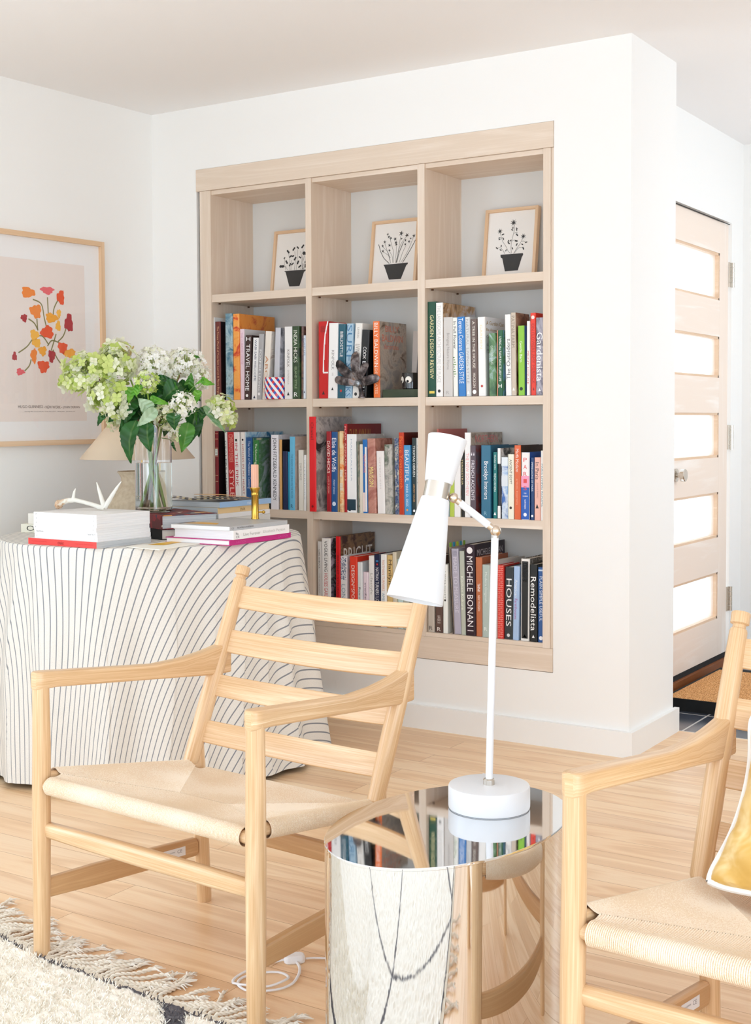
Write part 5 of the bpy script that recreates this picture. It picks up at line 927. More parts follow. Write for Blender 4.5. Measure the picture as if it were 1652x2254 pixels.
gm = rstack('magazine', 'grey magazine with yellow patch on top of right front stack', -.004, .006, gz, .310, .235, .0125, colmat('B8B8B8'), colmat('BDBDBC'), False, GL, [('THE WORLD OF INTERIORS', '5A5A5A', .12, .4, .3, .75), ('CE', '5A5A5A', .03, .07, .3, .75)], pages=PG)
mb = MB(); add_poly(mb, [(.05, .225, .0128), (.05, .09, .0128), (.10, .12, .0128), (.11, .2, .0128)], 0); mb.build('cover_print', colmat('E0A838'), gm)
mb = MB(); add_poly(mb, [(.112, .225, .0129), (.035, .225, .0129), (.032, .235, .0129), (.112, .235, .0129)], 0); mb.build('cover_print', colmat('3A3428'), gm)
ZG = gz + .0127
# rear right stack
def bstack(lab, z, T, c, c2, **k): return flat_book('magazine', lab, 'magazine', -1.268 + k.pop('dx', 0), -.612 + k.pop('dy', 0), z, PI / 2 + .01, .298, .235, T, colmat(c), colmat(c2), False, GL, **k)
flat_book('book', 'pale book low down under the rear magazines', 'book', -1.262, -.606, Z, PI / 2 + .01, .29, .23, .0475, colmat('DAD8D2'), colmat('DAD8D2'), True, GL)
bstack('white-spined magazine below the tan one in the rear stack', Z + .048, .0165, 'ECEBEA', 'E0DFDC', dx=.003, pages=PGG)
bstack('tan-spined magazine under the light blue one in the rear stack', Z + .0647, .0205, 'EBCB96', 'D8BC8C', text=[('chalet', '8A6A3A', .42, .52, .2, .8)], pages=PGG)
bstack('light blue magazine on top of the rear stack', Z + .0854, .0195, '9DBFE2', '5A6468', dx=.006, dy=.004, text=[('chalet', 'E8EEF4', .52, .61, .2, .8)], pages=PGG)
ZB_ = Z + .0854 + .0197
# flat card
ca = thing('folded_card', 'flat white card with a yellow shape near table front edge', 'card', (-1.175, -1.168, Z), .0)
mb = MB(); add_poly(mb, [(0, 0, .0012), (.155, -.02, .0012), (.13, .20, .0012), (-.0, .24, .0012)][::1], 0)
i = len(mb.v); 
ca_o = mb.build('card', plain('card_white', 'F2EFE4', .7), ca, solid=.002); mb = MB(); add_poly(mb, [(.02, .075, .003), (.075, .09, .003), (.05, .215, .003), (.012, .2, .003)], 0); mb.build('yellow_shape', colmat('E8B428'), ca)

# antler
an = thing('antler', 'pale deer antler lying on the white magazine stack', 'antler', tuple(Vector(ANTLER[0][3]) * 1))
s = NT('antler_bone'); tc = s.n('ShaderNodeTexCoord'); nz = s.n('ShaderNodeTexNoise', Scale=120.0, Detail=4.0); s.l(tc.outputs['Object'], nz.inputs['Vector']); sp = s.n('ShaderNodeSeparateXYZ'); s.l(tc.outputs['Object'], sp.inputs[0])
mr = s.n('ShaderNodeMapRange'); s.l(sp.outputs[0], mr.inputs[0]); mr.inputs[1].default_value = -.05; mr.inputs[2].default_value = .03
ad = s.n('ShaderNodeMath', _operation='ADD'); s.l(mr.outputs[0], ad.inputs[0]); s.l(nz.outputs[0], ad.inputs[1])
s.l(s.ramp(ad.outputs[0], [(.4, srgb('9A6E4A')), (.62, srgb('C8A684')), (.85, srgb('DAD6C8')), (1.0, srgb('E4E2D8'))]), s.b.inputs['Base Color']); s.bump(nz.outputs[0], .002, .6); s.b.inputs['Roughness'].default_value = .55
o_ = Vector(ANTLER[0][3]); mb = MB()
AP = [[Vector(p) - o_ for p in q] for q in ANTLER]
mnz = min(p.z - r for p, r in zip(AP[0], (.011, .010, .0095, .0075, .0065, .007, .009, .008))); dz = Vector((0, 0, ZL + .0005 - o_.z - min(AP[0][-1].z - .008, AP[0][0].z - .011)))
an.location = o_ + dz
mb.tube(AP[0], [.013, .0095, .0085, .0072, .0065, .0068, .0078, .0075], 16); mb.tube([AP[0][0] - Vector((.004, 0, 0)), AP[0][0] + Vector((.006, 0, -.001))], [.015, .013], 12); mb.build('beam', s.m, an)
for k, r in ((1, (.0062, .0046, .0012)), (2, (.0085, .0066, .0014)), (3, (.0085, .0066, .0014))):
    P_ = AP[k]; Q = [P_[0], (P_[0] + P_[1]) / 2 + Vector((.001, 0, 0)), P_[1], (P_[1] + P_[2]) / 2 + Vector((-.0008, 0, 0)), P_[2]]; mb = MB(); mb.tube(Q, [r[0], (r[0] + r[1]) / 2, r[1], (r[1] + r[2]) / 2 + .0008, r[2]], 14); mb.build('tine', s.m, an)

# folded fan of feathers/paper on the blue magazine
fn = thing('folded_fan', 'folded cream and brown striped paper fan on the blue magazine', 'fan', (-1.345, -.565, ZB_ + .001))
s = NT('fan_stripes'); tc = s.n('ShaderNodeTexCoord'); wv = s.n('ShaderNodeTexWave', Scale=14.0, Distortion=5.0); s.l(tc.outputs['UV'], wv.inputs['Vector']); s.l(s.ramp(wv.outputs[0], [(.35, srgb('2E2220')), (.5, srgb('B49A70')), (.8, srgb('E0CFA4'))]), s.b.inputs['Base Color']); FS = s.m
for k, (ang, L_, z0, z1, w_, mm) in enumerate(((-.0, .20, .024, .008, .018, plain('fan_tan', 'D8AA74', .6)), (.12, .185, .014, .004, .022, FS), (-.1, .16, .006, .002, .02, FS), (2.75, .12, .004, .012, .016, FS), (2.95, .13, .008, .020, .010, FS))):
    mb = MB(); d = Vector((math.cos(.98 + ang), math.sin(.98 + ang), 0)); nn = Vector((-d.y, d.x, 0))
    def pl(u, v): wv_ = math.sin(PI * min(1, u * .96 + .03)) ** .6; return (d * (L_ * u) + nn * (w_ * (v - .5) * 2 * wv_) + Vector((-.03, -.045, z0 + (z1 - z0) * u + .004 * math.sin(PI * u))), (u * L_, v * w_))
    mb.grid(16, 4, pl); mb.build('fan_blade', mm, fn, solid=.0016)

# brass candle holder and candle
ch = thing('candle_holder', 'brass candle holder with side knob on the grey magazine', 'candle holder', (-1.058, -.672, ZG + .0003))
mb = MB(); mb.lathe([(.0135, 0), (.0135, .003), (.0122, .006), (.0122, .078), (.0135, .081), (.0125, .084), (.0128, .092), (.0175, .104), (.0172, .106), (.0145, .104), (.0132, .098), (.0005, .0975)], 40); mb.build('body', BRASS, ch)
mb = MB(); mb.lathe([(.003, 0), (.003, .011), (.0055, .013), (.006, .017), (.004, .021), (.001, .022)], 20); mb.build('side_knob', BRASS, ch, M=Matrix.Rotation(.62, 4, 'Z') @ Matrix.Translation((.012, 0, .023)) @ Matrix.Rotation(PI / 2, 4, 'Y'))
cn = thing('candle', 'short ribbed pink candle in the brass holder', 'candle', (-1.058, -.672, ZG + .0983))
mb = MB(); mb.loft([[Vector(((.0122 + .0007 * math.cos(12 * a)) * k * math.cos(a), (.0122 + .0007 * math.cos(12 * a)) * k * math.sin(a), z)) for a in [2 * PI * j / 72 for j in range(72)]] for k, z in ((1, 0), (1, .082), (.93, .0845))]); mb.build('wax', plain('pink_wax', 'E8B49A', .5, Subsurface_Weight=.15), cn)
mb = MB(); mb.tube([(0, 0, .084), (.0004, 0, .092)], .0009, 8); mb.build('wick', plain('wick', 'D8C8A8', .9), cn)

# ceramic lamp at the back of the table
tl_ = thing('ceramic_lamp', 'table lamp with conical beige shade and stoneware base behind the vase', 'table lamp', (-1.742, -.50, Z))
s = NT('stoneware'); tc = s.n('ShaderNodeTexCoord'); nz = s.n('ShaderNodeTexNoise', Scale=70.0, Detail=6.0); s.l(tc.outputs['Object'], nz.inputs['Vector']); s.l(s.ramp(nz.outputs[0], [(.3, srgb('CDBBA0')), (.5, srgb('D8C8AE')), (.7, srgb('DFD1BA'))]), s.b.inputs['Base Color']); s.b.inputs['Roughness'].default_value = .8; s.bump(nz.outputs[0], .002, .4)
mb = MB(); mb.lathe([(.085, 0), (.095, .006), (.110, .035), (.113, .060), (.107, .088), (.090, .118), (.070, .145), (.0615, .163), (.0625, .178), (.070, .192), (.0760, .1985), (.0750, .2015), (.071, .202), (.062, .19), (.010, .184)], 56); mb.build('lamp_base', s.m, tl_)
mb = MB(); mb.tube([(0, 0, .18), (0, 0, .40)], .006, 12); mb.build('lamp_stem', BRASS, tl_)
mb = MB(); mb.lathe([(.212, .2485), (.0655, .425)], 72, cap=False); mb.build('lamp_shade', plain('shade_linen', 'DDC9B0', .85, Subsurface_Weight=.0), tl_, solid=.0016)

# ================================================================ vase, water and the hydrangea stems
VC = Vector((-1.3905, -.802, ZV + .0006))
va = thing('glass_vase', 'tall clear glass cylinder vase of flowers on the red patterned book', 'vase', tuple(VC))
GLS = plain('clear_glass', 'FFFFFF', .0, Transmission_Weight=1.0, IOR=1.45)
VR, VH = .0622, .295
mb = MB(); mb.lathe([(.001, 0), (VR - .003, 0), (VR, .003), (VR, VH - .001), (VR - .0015, VH), (VR - .003, VH - .001), (VR - .003, .012), (VR - .006, .009), (.001, .009)], 64, cap=False); mb.build('vase_glass', GLS, va)
mb = MB(); mb.lathe([(.001, .0085), (VR - .0055, .0085), (VR - .0022, .0125), (VR - .0022, .166), (.001, .166)], 64, cap=False); mb.build('water', plain('water', 'F4F8F4', .0, Transmission_Weight=1.0, IOR=1.33), va)
PETAL = attrmat('petal', .6, trans=.35); LEAFM = attrmat('leaf', .42, trans=.2)
PAL = {'lime': ['E6ECB4', 'D6E28E', 'F2F3DC', 'C4D674', 'F5F5E8', 'EEF0D0'], 'limew': ['F2F2DE', 'DCE2A4', 'D8BC84', 'F6F6EC'], 'white': ['FBFAF6', 'F8F7EE', 'F2F3E0', 'FDFCFA'], 'lime2': ['CDE07A', 'DDEB9C', 'B8D45C', 'EEF3C8'], 'cream': ['F2EFDC', 'EAE8C8', 'F7F4E8', 'D8DCA4']}
def lin(h): return srgb(h)[:3]
HL = {'left lime cone': 'large lime and white cone-shaped hydrangea leaning left of the vase', 'small top': 'small loose white flower rising highest at upper left', 'white lace centre': 'white lace-like hydrangea at the top centre of the bouquet', 'white lace right': 'white lace-like hydrangea at the top right of the bouquet', 'lime ball': 'small lime green flower cluster below the centre white heads', 'white ball': 'round white hydrangea ball facing front right of bouquet', 'white cone': 'cream hydrangea drooping at the vase rim', 'right lime': 'lime hydrangea reaching far right in front of the bookcase', 'small rear': 'small pale hydrangea half hidden low on the left'}
STEMS = []
fwd = Vector((-.537, .843, 0))
for hi, (nm, blobs, kind) in enumerate(HEADS):
    c0 = Vector(blobs[0][0]); st = thing('hydrangea_stem', HL[nm], 'flower', tuple(VC), 0, 'hydrangea stems in the glass vase'); STEMS.append(st)
    rr = random.Random(hi + 3); pal = [lin(c) for c in PAL[kind]]
    ang = math.atan2(c0.y - VC.y, c0.x - VC.x); b0 = Vector((-math.cos(ang) * .035 + rr.uniform(-.015, .015), -math.sin(ang) * .03 + rr.uniform(-.015, .015), .016)); m0 = Vector((math.cos(ang) * .03, math.sin(ang) * .03, .285)); e0 = c0 - VC
    P_ = [b0, b0.lerp(m0, .5) + Vector((rr.uniform(-.004, .004), rr.uniform(-.004, .004), 0)), m0, m0.lerp(e0, .45) + Vector((0, 0, .02)), e0]
    mb = MB(); mb.tube(P_, [.0042, .004, .0036, .003, .002], 10); mb.build('stem', plain('stem_green' if hi % 3 else 'stem_brown', '8AA63C' if hi % 3 else '86603C', .5), st)
    mb = MB(); mb.col = []; large = kind in ('lime', 'limew')
    for (c, rx, rz) in blobs:
        c = Vector(c) - VC; cnt = int((rx * rz) / (.000048 if large else .000019)); ps = .0195 if large else .0092
        # inner twiggy core
        for k in range(cnt):
            a, q = rr.uniform(0, 2 * PI), rr.uniform(-1, 1); nrm_ = Vector((math.sqrt(1 - q * q) * math.cos(a), math.sqrt(1 - q * q) * math.sin(a), q))
            rad = rr.uniform(.82, 1.05) if not large else rr.uniform(.55, 1.08)
            p = c + Vector((nrm_.x * rx, nrm_.y * min(rx, .05), nrm_.z * rz)) * rad
            nd = (nrm_ + Vector((rr.uniform(-.5, .5), rr.uniform(-.5, .5), rr.uniform(-.3, .5)))).normalized(); t1 = nd.orthogonal().normalized(); t1.rotate(Matrix.Rotation(rr.uniform(0, 6.28), 3, nd)); t2 = nd.cross(t1)
            col = Vector(rr.choice(pal)); s_ = ps * rr.uniform(.75, 1.25)
            for j in range(4):
                d1 = (t1 * math.cos(j * PI / 2) + t2 * math.sin(j * PI / 2)); d2 = nd.cross(d1); i0 = len(mb.v); cup_ = nd * (s_ * rr.uniform(-.05, .28))
                mb.v += [p, p + d1 * s_ * .5 + d2 * s_ * .42 + cup_ * .3, p + d1 * s_ * .98 + d2 * s_ * .16 + cup_, p + d1 * s_ * .92 - d2 * s_ * .24 + cup_, p + d1 * s_ * .45 - d2 * s_ * .42 + cup_ * .3]
                g_ = lin('A8C04C'); cc_ = col * .7 + Vector(g_) * .3 if large else col * .93 + Vector(g_) * .07
                mb.col += [tuple(cc_)] + [tuple(col)] * 4; mb.face(range(i0, i0 + 5), [(0, 0)] * 5, 0, True)
        # tiny green buds fill the inside
        for k in range(int(cnt * (1.6 if large else 1.0))):
            a, q = rr.uniform(0, 2 * PI), rr.uniform(-1, 1); nrm_ = Vector((math.sqrt(1 - q * q) * math.cos(a), math.sqrt(1 - q * q) * math.sin(a), q)); rad = rr.uniform(.3, .86)
            p = c + Vector((nrm_.x * rx, nrm_.y * min(rx, .05), nrm_.z * rz)) * rad; s_ = rr.uniform(.002, .0036); col = lin(rr.choice(['A6BC4A', 'C2CC84', '8FA844', 'DAD6B4'] if large else ['C8D29A', 'E4E2C8', 'B4C47C'])); i0 = len(mb.v)
            mb.v += [p + Vector(v) * s_ for v in ((1, 0, 0), (-1, 0, 0), (0, 1, 0), (0, -1, 0), (0, 0, 1), (0, 0, -1))]; mb.col += [col] * 6
            for f in ((0, 2, 4), (2, 1, 4), (1, 3, 4), (3, 0, 4), (2, 0, 5), (1, 2, 5), (3, 1, 5), (0, 3, 5)): mb.face([i0 + x for x in f], [(0, 0)] * 3, 0, True)
            if k % 2 == 0:
                i0 = len(mb.v); q0 = c + (p - c) * .15; w_ = Vector((.0006, .0004, 0)); mb.v += [q0 - w_, q0 + w_, p + w_ * .6, p - w_ * .6]; mb.col += [lin('A8B868')] * 4; mb.face(range(i0, i0 + 4), [(0, 0)] * 4)
    mb.build('flower_head', PETAL, st)
LC = {'d': ('1C4E1C', '2A6428', '7FA456'), 'm': ('3F7A2A', '558F38', '9CC070'), 'b': ('5AA02C', '74B43C', 'A8D068'), 'p': ('A9C4A0', 'B6CDAE', 'D6E2CC'), 'g': ('6E9468', '86A87C', 'B4C8A0')}
for li, (A0, B0, w_, t, hi) in enumerate(LEAVES):
    rr = random.Random(li * 3 + 1); a, b = Vector(A0) - VC, Vector(B0) - VC; ax = b - a; L_ = ax.length; d = ax.normalized(); side = d.cross(-fwd).normalized(); nn = side.cross(d).normalized()
    tw = rr.uniform(-.5, .5); side2 = side * math.cos(tw) + nn * math.sin(tw); n2 = side2.cross(d); c1, c2, cv_ = [Vector(lin(x)) for x in LC[t]]
    mb = MB(); mb.col = []; NU, NV = 22, 12; k1 = rr.uniform(.06, .16)
    for i in range(NU + 1):
        u = i / NU
        wd = w_ * .5 * (math.sin(PI * u ** .62) ** .85 if u < .999 else 0) * (1 + .05 * math.sin(u * 60)) + .0003
        for j in range(NV + 1):
            v = j / NV * 2 - 1
            p = a + d * (L_ * u) + side2 * (wd * v) + n2 * (wd * .45 * abs(v) + L_ * k1 * math.sin(PI * u) - L_ * .14 * u * u + .0018 * math.sin(u * 26 + abs(v) * 4))
            vein = abs(v) < .1 and u < .93
            mb.v.append(p); mb.col.append(tuple(cv_ * .35 + c1 * .65 if vein else c1.lerp(c2, .5 + .5 * math.sin(u * 9 + li))))
    for i in range(NU):
        for j in range(NV):
            q = i * (NV + 1) + j; mb.face((q, q + NV + 1, q + NV + 2, q + 1), [(0, 0)] * 4, 0, True)
    i0 = len(mb.v); 
    o = mb.build('leaf', LEAFM, STEMS[hi])
    mb = MB(); mb.col = None; back = Vector((0, 0, .26)) * .55 + a * .45; mb.tube([a + d * L_ * .02, a * .6 + back * .4 + Vector((0, 0, .004)), back], [.0011, .0013, .0015], 6); mb.build('leaf_stalk', plain('stalk_green', '7A9A48', .5), o)
# ================================================================ ladder-back armchairs
WF, ZJ, WB, YB = .3076, .573, .3095, -.0055
WR, YR = .2605, .4235
PB0, PT0 = Vector((.2735, .407, .344)), Vector((.2725, .590, .781))
s = NT('paper_cord'); tc = s.n('ShaderNodeTexCoord'); nz = s.n('ShaderNodeTexNoise', Scale=500.0, Detail=2.0); s.l(tc.outputs['Object'], nz.inputs['Vector']); n2 = s.n('ShaderNodeTexNoise', Scale=5.0, Detail=1.0); s.l(tc.outputs['Object'], n2.inputs['Vector'])
ad = s.n('ShaderNodeMath', _operation='ADD'); s.l(nz.outputs[0], ad.inputs[0]); s.l(n2.outputs[0], ad.inputs[1])
s.l(s.ramp(ad.outputs[0], [(.5, srgb('DCC2A0')), (1.0, srgb('E6D0B4')), (1.5, srgb('EEDEC8'))]), s.b.inputs['Base Color']); s.b.inputs['Roughness'].default_value = .6; CORDM = s.m
def make_chair(label):
    t = thing('armchair', label, 'armchair', (0, 0, 0), 0, 'ladder-back armchairs with woven seats')
    for sx in (-1, 1):
        mb = MB(); mb.tube([(sx * WB, YB, 0), (sx * WB, YB, .004), (sx * (WB + WF) / 2, YB / 2, .29), (sx * WF, 0, .45), (sx * WF, 0, ZJ + .012)], [.0165, .0175, .0198, .0192, .0178], 28); mb.build('leg', OAK, t)
        mb = MB(); mb.tube([(sx * .2635, YR + .012, 0), (sx * .2625, YR + .01, .005), (sx * .264, YR + .002, .2), (sx * .268, YR, .33), (sx * .271, YR + .008, .395)], [.0165, .0175, .018, .0170, .0095], 24); mb.build('leg', OAK, t)
        b0 = Vector((sx * PB0.x, PB0.y, PB0.z)); b1 = Vector((sx * PT0.x, PT0.y, PT0.z)); d = (b1 - b0).normalized(); L = (b1 - b0).length
        def at(u): return b0 + d * (L * u)
        prof = [(-.02, .0155), (.0, .0190), (.25, .0200), (.5, .0198), (.8, .0178), (.925, .0165), (.935, .0150), (.938, .0125), (.952, .0120), (.955, .0150), (.957, .0172), (.997, .0178), (1.002, .0165), (1.004, .010)]
        # body of the post: its foot is cut level
        rings = []
        for u, r in prof:
            c = at(u); a = Vector((1, 0, 0)); bb = d.cross(a)
            if u <= 0: bb = Vector((0, 1, 0)); c = b0 + Vector((0, 0, -.012 if u < 0 else 0))
            rings.append([c + (a * math.cos(x) + bb * math.sin(x)) * r for x in [2 * PI * j / 28 for j in range(28)]])
        mb = MB(); mb.loft(rings); mb.build('back_post', OAK, t)
        # armrest
        st = [(-.0180, .007), (-.0165, .0115), (-.012, .0155), (-.005, .0178), (.004, .0180), (.03, .0172), (.10, .0165), (.20, .0160), (.30, .0155), (.38, .0155), (.44, .0158), (.475, .016), (.505, .016), (.527, .015)]
        def ztop(y): return .612 - .028 * min(1, max(0, y) / .30) + (0 if y < .33 else 1.05 * (y - .33) ** 2 * .62 * 1.0)
        def zbot(y): return .5745 if y < .03 else .5745 - .042 * min(1, (y - .03) / .45)
        rings = []
        for y, hw in st:
            x = WF - (WF - .273) * max(0, y) / .51; zt, zb = ztop(y), zbot(y)
            rings.append([Vector((sx * x + px, y, pz)) for px, pz in rrect(0, (zt + zb) / 2, hw, (zt - zb) / 2, min(hw * .6, .0065))])
        mb = MB(); mb.loft(rings if sx > 0 else rings); mb.build('armrest', OAK, t)
        # seat side rail, visible at its ends
        mb = MB(); mb.tube([(sx * .306, .0, .386), (sx * .264, .42, .323)], .0125, 16); mb.build('seat_rail', OAK, t)
        # lower side stretcher: flat board
        A_, B_ = Vector((sx * .307, 0, .146)), Vector((sx * .2635, YR, .136)); dd = (B_ - A_).normalized(); rings = []
        for u, hh in ((.015, .021), (.3, .0235), (.7, .0235), (.955, .021), (.965, .015)):
            c = A_.lerp(B_, u); rings.append([c + Vector((px, 0, pz)) for px, pz in rrect(0, 0, .0095, hh, .005)])
        mb = MB(); mb.loft(rings); so = mb.build('side_stretcher', OAKD, t)
        if sx < 0:
            c = A_.lerp(B_, .80); mb = MB(); w_ = dd * .032; up = Vector((0, 0, .0105)); o2 = Vector((.0099, 0, 0)); mb.quad([c - w_ - up + o2, c + w_ - up + o2, c + w_ + up + o2, c - w_ + up + o2]); sk = mb.build('paper_sticker', plain('sticker', 'E6E6E8', .6), so)
            mb = MB(); o3 = Vector((.0101, 0, 0))
            add_text(mb, 'MADE IN DENMARK', lambda a, q: c + o3 - dd * .028 + dd * (.03 * a) + Vector((0, 0, .001 + .003 * q)), 0); add_text(mb, 'CE', lambda a, q: c + o3 + dd * .008 + dd * (.014 * a) + Vector((0, 0, -.002 + .008 * q)), 0); mb.build('sticker_print', plain('print_grey', '8A8A90'), so)
    # front and rear seat rails, front stretcher, rear stretcher
    mb = MB(); mb.tube([(-.303, .0, .37), (.303, .0, .37)], .0125, 16); mb.build('seat_rail', OAK, t)
    mb = MB(); mb.tube([(-.262, .42, .308), (.262, .42, .308)], .0125, 16); mb.build('seat_rail', OAK, t)
    rings = []
    for x, hh, yy in ((-.305, .012, .010), (-.296, .0165, .0125), (-.15, .0185, .0135), (0, .0195, .014), (.15, .0185, .0135), (.296, .0165, .0125), (.305, .012, .010)): rings.append([Vector((x, py + .004, .273 + pz)) for py, pz in rrect(0, 0, yy, hh, min(yy, hh) * .8)])
    mb = MB(); mb.loft(rings); mb.build('front_stretcher', OAK, t)
    rings = []
    for x in (-.262, -.13, 0, .13, .262): rings.append([Vector((x, YR + py, .197 + pz)) for py, pz in rrect(0, 0, .0095, .0215, .005)])
    mb = MB(); mb.loft(rings); mb.build('back_stretcher', OAKD, t)
    # four bowed slats
    d = (PT0 - PB0).normalized(); nrm = Vector((0, d.z, -d.y)).normalized()
    for z0, z1 in ((.687, .738), (.585, .636), (.487, .534), (.384, .432)):
        u0, u1 = [(z - PB0.z) / (PT0.z - PB0.z) for z in (z0, z1)]; c0 = PB0.lerp(PT0, (u0 + u1) / 2); hl = (PT0 - PB0).length * (u1 - u0) / 2; rings = []
        for k in range(33):
            x = -.2715 + .543 * k / 32; bow = .034 * (1 - (x / .2715) ** 2); c = Vector((x, c0.y, c0.z)) + nrm * bow
            rings.append([c + nrm * py + d * (pz * (1 + .06 * (1 - (x / .27) ** 2))) for py, pz in rrect(0, 0, .0048, hl, .0024, 3)])
        mb = MB(); mb.loft(rings); mb.build('back_slat', OAK, t)
    # woven seat: every strand of cord is a ridge; four patches that wrap their rail
    mb = MB(); RR = .0185
    AL, AR = Vector((-.068, .170, .353)), Vector((.068, .170, .353))
    CO = dict(fl=Vector((-.292, .022, .392)), fr=Vector((.292, .022, .392)), bl=Vector((-.250, .398, .334)), br=Vector((.250, .398, .334)))
    def patch(ra, rb, inner, along, outn, fold_in):
        Lr = (rb - ra).length; ns = int(Lr / .00335); nc = ns * 6; nr = 10; roll = 16
        def fn(u, v):
            c = ra.lerp(rb, u); ph = (u * ns) % 1.0; rid = .0019 * (1 - (2 * ph - 1) ** 2) ** .5 if True else 0
            q = v * (nr + roll + 2)
            tn = outn
            if q <= nr:
                w_ = q / nr; ip = inner(u); top = c + Vector((0, 0, RR)) - tn * .002
                p = ip.lerp(top, w_); dist = (ip - top).length; p.z -= .010 * math.sin(PI * w_) * min(1, dist / .12); n_ = Vector((0, 0, 1))
            elif q <= nr + roll:
                a = (q - nr) / roll * 3.5; n_ = Vector((0, 0, 1)) * math.cos(a) + tn * math.sin(a); p = c + n_ * RR
            else:
                n_ = Vector((0, 0, -1)); w_ = (q - nr - roll) / 2; a = 3.5; p0 = c + (Vector((0, 0, 1)) * math.cos(a) + tn * math.sin(a)) * RR; ip = inner(u) + Vector((0, 0, -.030)); p = p0.lerp(ip, w_)
            return p + n_ * (rid - .0010), (u * Lr, v * .3)
        mb.grid(nc, nr + roll + 2, fn)
    def inner_front(u):
        x = -.281 + .562 * u
        if x < AL.x: k = (x + .292) / (AL.x + .292); p = CO['fl'].lerp(AL, max(0, k))
        elif x > AR.x: k = (.292 - x) / (.292 - AR.x); p = CO['fr'].lerp(AR, max(0, k))
        else: p = AL.lerp(AR, (x - AL.x) / (AR.x - AL.x))
        return Vector((x, p.y, p.z))
    def inner_back(u):
        x = .238 - .476 * u
        if x < AL.x: k = (x + .250) / (AL.x + .250); p = CO['bl'].lerp(AL, max(0, k))
        elif x > AR.x: k = (.250 - x) / (.250 - AR.x); p = CO['br'].lerp(AR, max(0, k))
        else: p = AL.lerp(AR, (x - AL.x) / (AR.x - AL.x))
        return Vector((x, p.y, p.z))
    def inner_side(sx, y0, y1):
        ap = AL if sx < 0 else AR; f, b = (CO['fl'], CO['bl']) if sx < 0 else (CO['fr'], CO['br'])
        def g(u):
            y = y0 + (y1 - y0) * u
            p = f.lerp(ap, max(0, (y - f.y) / (ap.y - f.y))) if y < ap.y else b.lerp(ap, max(0, (b.y - y) / (b.y - ap.y)))
            return Vector((p.x, y, p.z))
        return g
    patch(Vector((-.281, 0, .370)), Vector((.281, 0, .370)), inner_front, 0, Vector((0, -1, 0)), 0)
    patch(Vector((.238, .42, .308)), Vector((-.238, .42, .308)), inner_back, 0, Vector((0, 1, 0)), 0)
    patch(Vector((-.2665, .395, .3265)), Vector((-.303, .03, .3815)), inner_side(-1, .395, .03), 1, Vector((-1, -.1, 0)).normalized(), 0)
    patch(Vector((.303, .03, .3815)), Vector((.2665, .395, .3265)), inner_side(1, .03, .395), 1, Vector((1, -.1, 0)).normalized(), 0)
    mb.build('woven_seat', CORDM, t)
    return t
chA = make_chair('oak ladder-back armchair with woven seat, standing half on the rug before the cloth table')
chA.location = (-.1404, -2.2278, .0); chA.rotation_euler = (0, 0, -.0854)
chB = copy_tree(chA); chB['label'] = 'oak ladder-back armchair at the right edge holding the gold pillow'
chB.location = (1.1417, -2.3555, 0); chB.rotation_euler = (0, 0, -.0642)
# pillow on the right chair
pi_ = thing('pillow', 'gold velvet pillow with white piping on the right armchair seat', 'pillow', (0, 0, 0))
PMx = chB_M = Matrix.Translation((1.1417, -2.3555, 0)) @ Matrix.Rotation(-.0642, 4, 'Z') @ Matrix.Translation((.022, .292, .366)) @ Matrix.Rotation(-.70, 4, 'X') @ Matrix.Rotation(.0, 4, 'Y')
pi_.matrix_world = PMx
s = NT('gold_velvet'); tc = s.n('ShaderNodeTexCoord'); nz = s.n('ShaderNodeTexNoise', Scale=9.0, Detail=3.0, Distortion=1.5); s.l(tc.outputs['Object'], nz.inputs['Vector']); s.l(s.ramp(nz.outputs[0], [(.3, srgb('C8983E')), (.48, srgb('D9AF5C')), (.66, srgb('F0D8A0'))]), s.b.inputs['Base Color'])
s.b.inputs['Roughness'].default_value = .55; s.b.inputs['Sheen Weight'].default_value = .9; s.b.inputs['Sheen Roughness'].default_value = .35; s.b.inputs['Sheen Tint'].default_value = srgb('FFEBC0'); VEL = s.m
PWd, PHt = .50, .335
def outline(x, z):                                  # slightly pulled-in edges, full corners
    return x * (1 - .13 * (1 - abs(z) ** 2.2)) * (1 - .05 * abs(z) ** 8 * abs(x)), z * (1 - .07 * (1 - abs(x) ** 2.2)) * (1 - .07 * abs(x) ** 8 * abs(z))
mb = MB()
for sgn in (-1, 1):
    def cu(u, v):
        x, z = u * 2 - 1, v * 2 - 1; ox, oz = outline(x, z); th = (.085 if sgn < 0 else .034) * ((1 - abs(x) ** 2.2) * (1 - abs(z) ** 2.2)) ** .6
        wr = .004 * noise.noise(Vector((x * 3, z * 3, sgn))) + .005 * math.sin(16 * (x + z)) * (1 - (1 - abs(x)) * (1 - abs(z))) ** 4
        return Vector((ox * PWd / 2, sgn * (th + wr * min(1, th / .02)), PHt / 2 + oz * PHt / 2)), (u, v)
    mb.grid(60, 44, cu if sgn < 0 else (lambda u, v: cu(1 - u, v)))
weld(mb.build('cushion', VEL, pi_))
P_ = []
for k in range(44): P_.append((-1 + k / 22, -1))
for k in range(36): P_.append((1, -1 + k / 18))
for k in range(44): P_.append((1 - k / 22, 1))
for k in range(36): P_.append((-1, 1 - k / 18))
P_.append(P_[0]); mb = MB(); mb.tube([(outline(x, z)[0] * PWd / 2, 0, PHt / 2 + outline(x, z)[1] * PHt / 2) for x, z in P_], .0054, 8, cap=False); mb.build('piping', plain('white_piping', 'ECEBE8', .8), pi_)

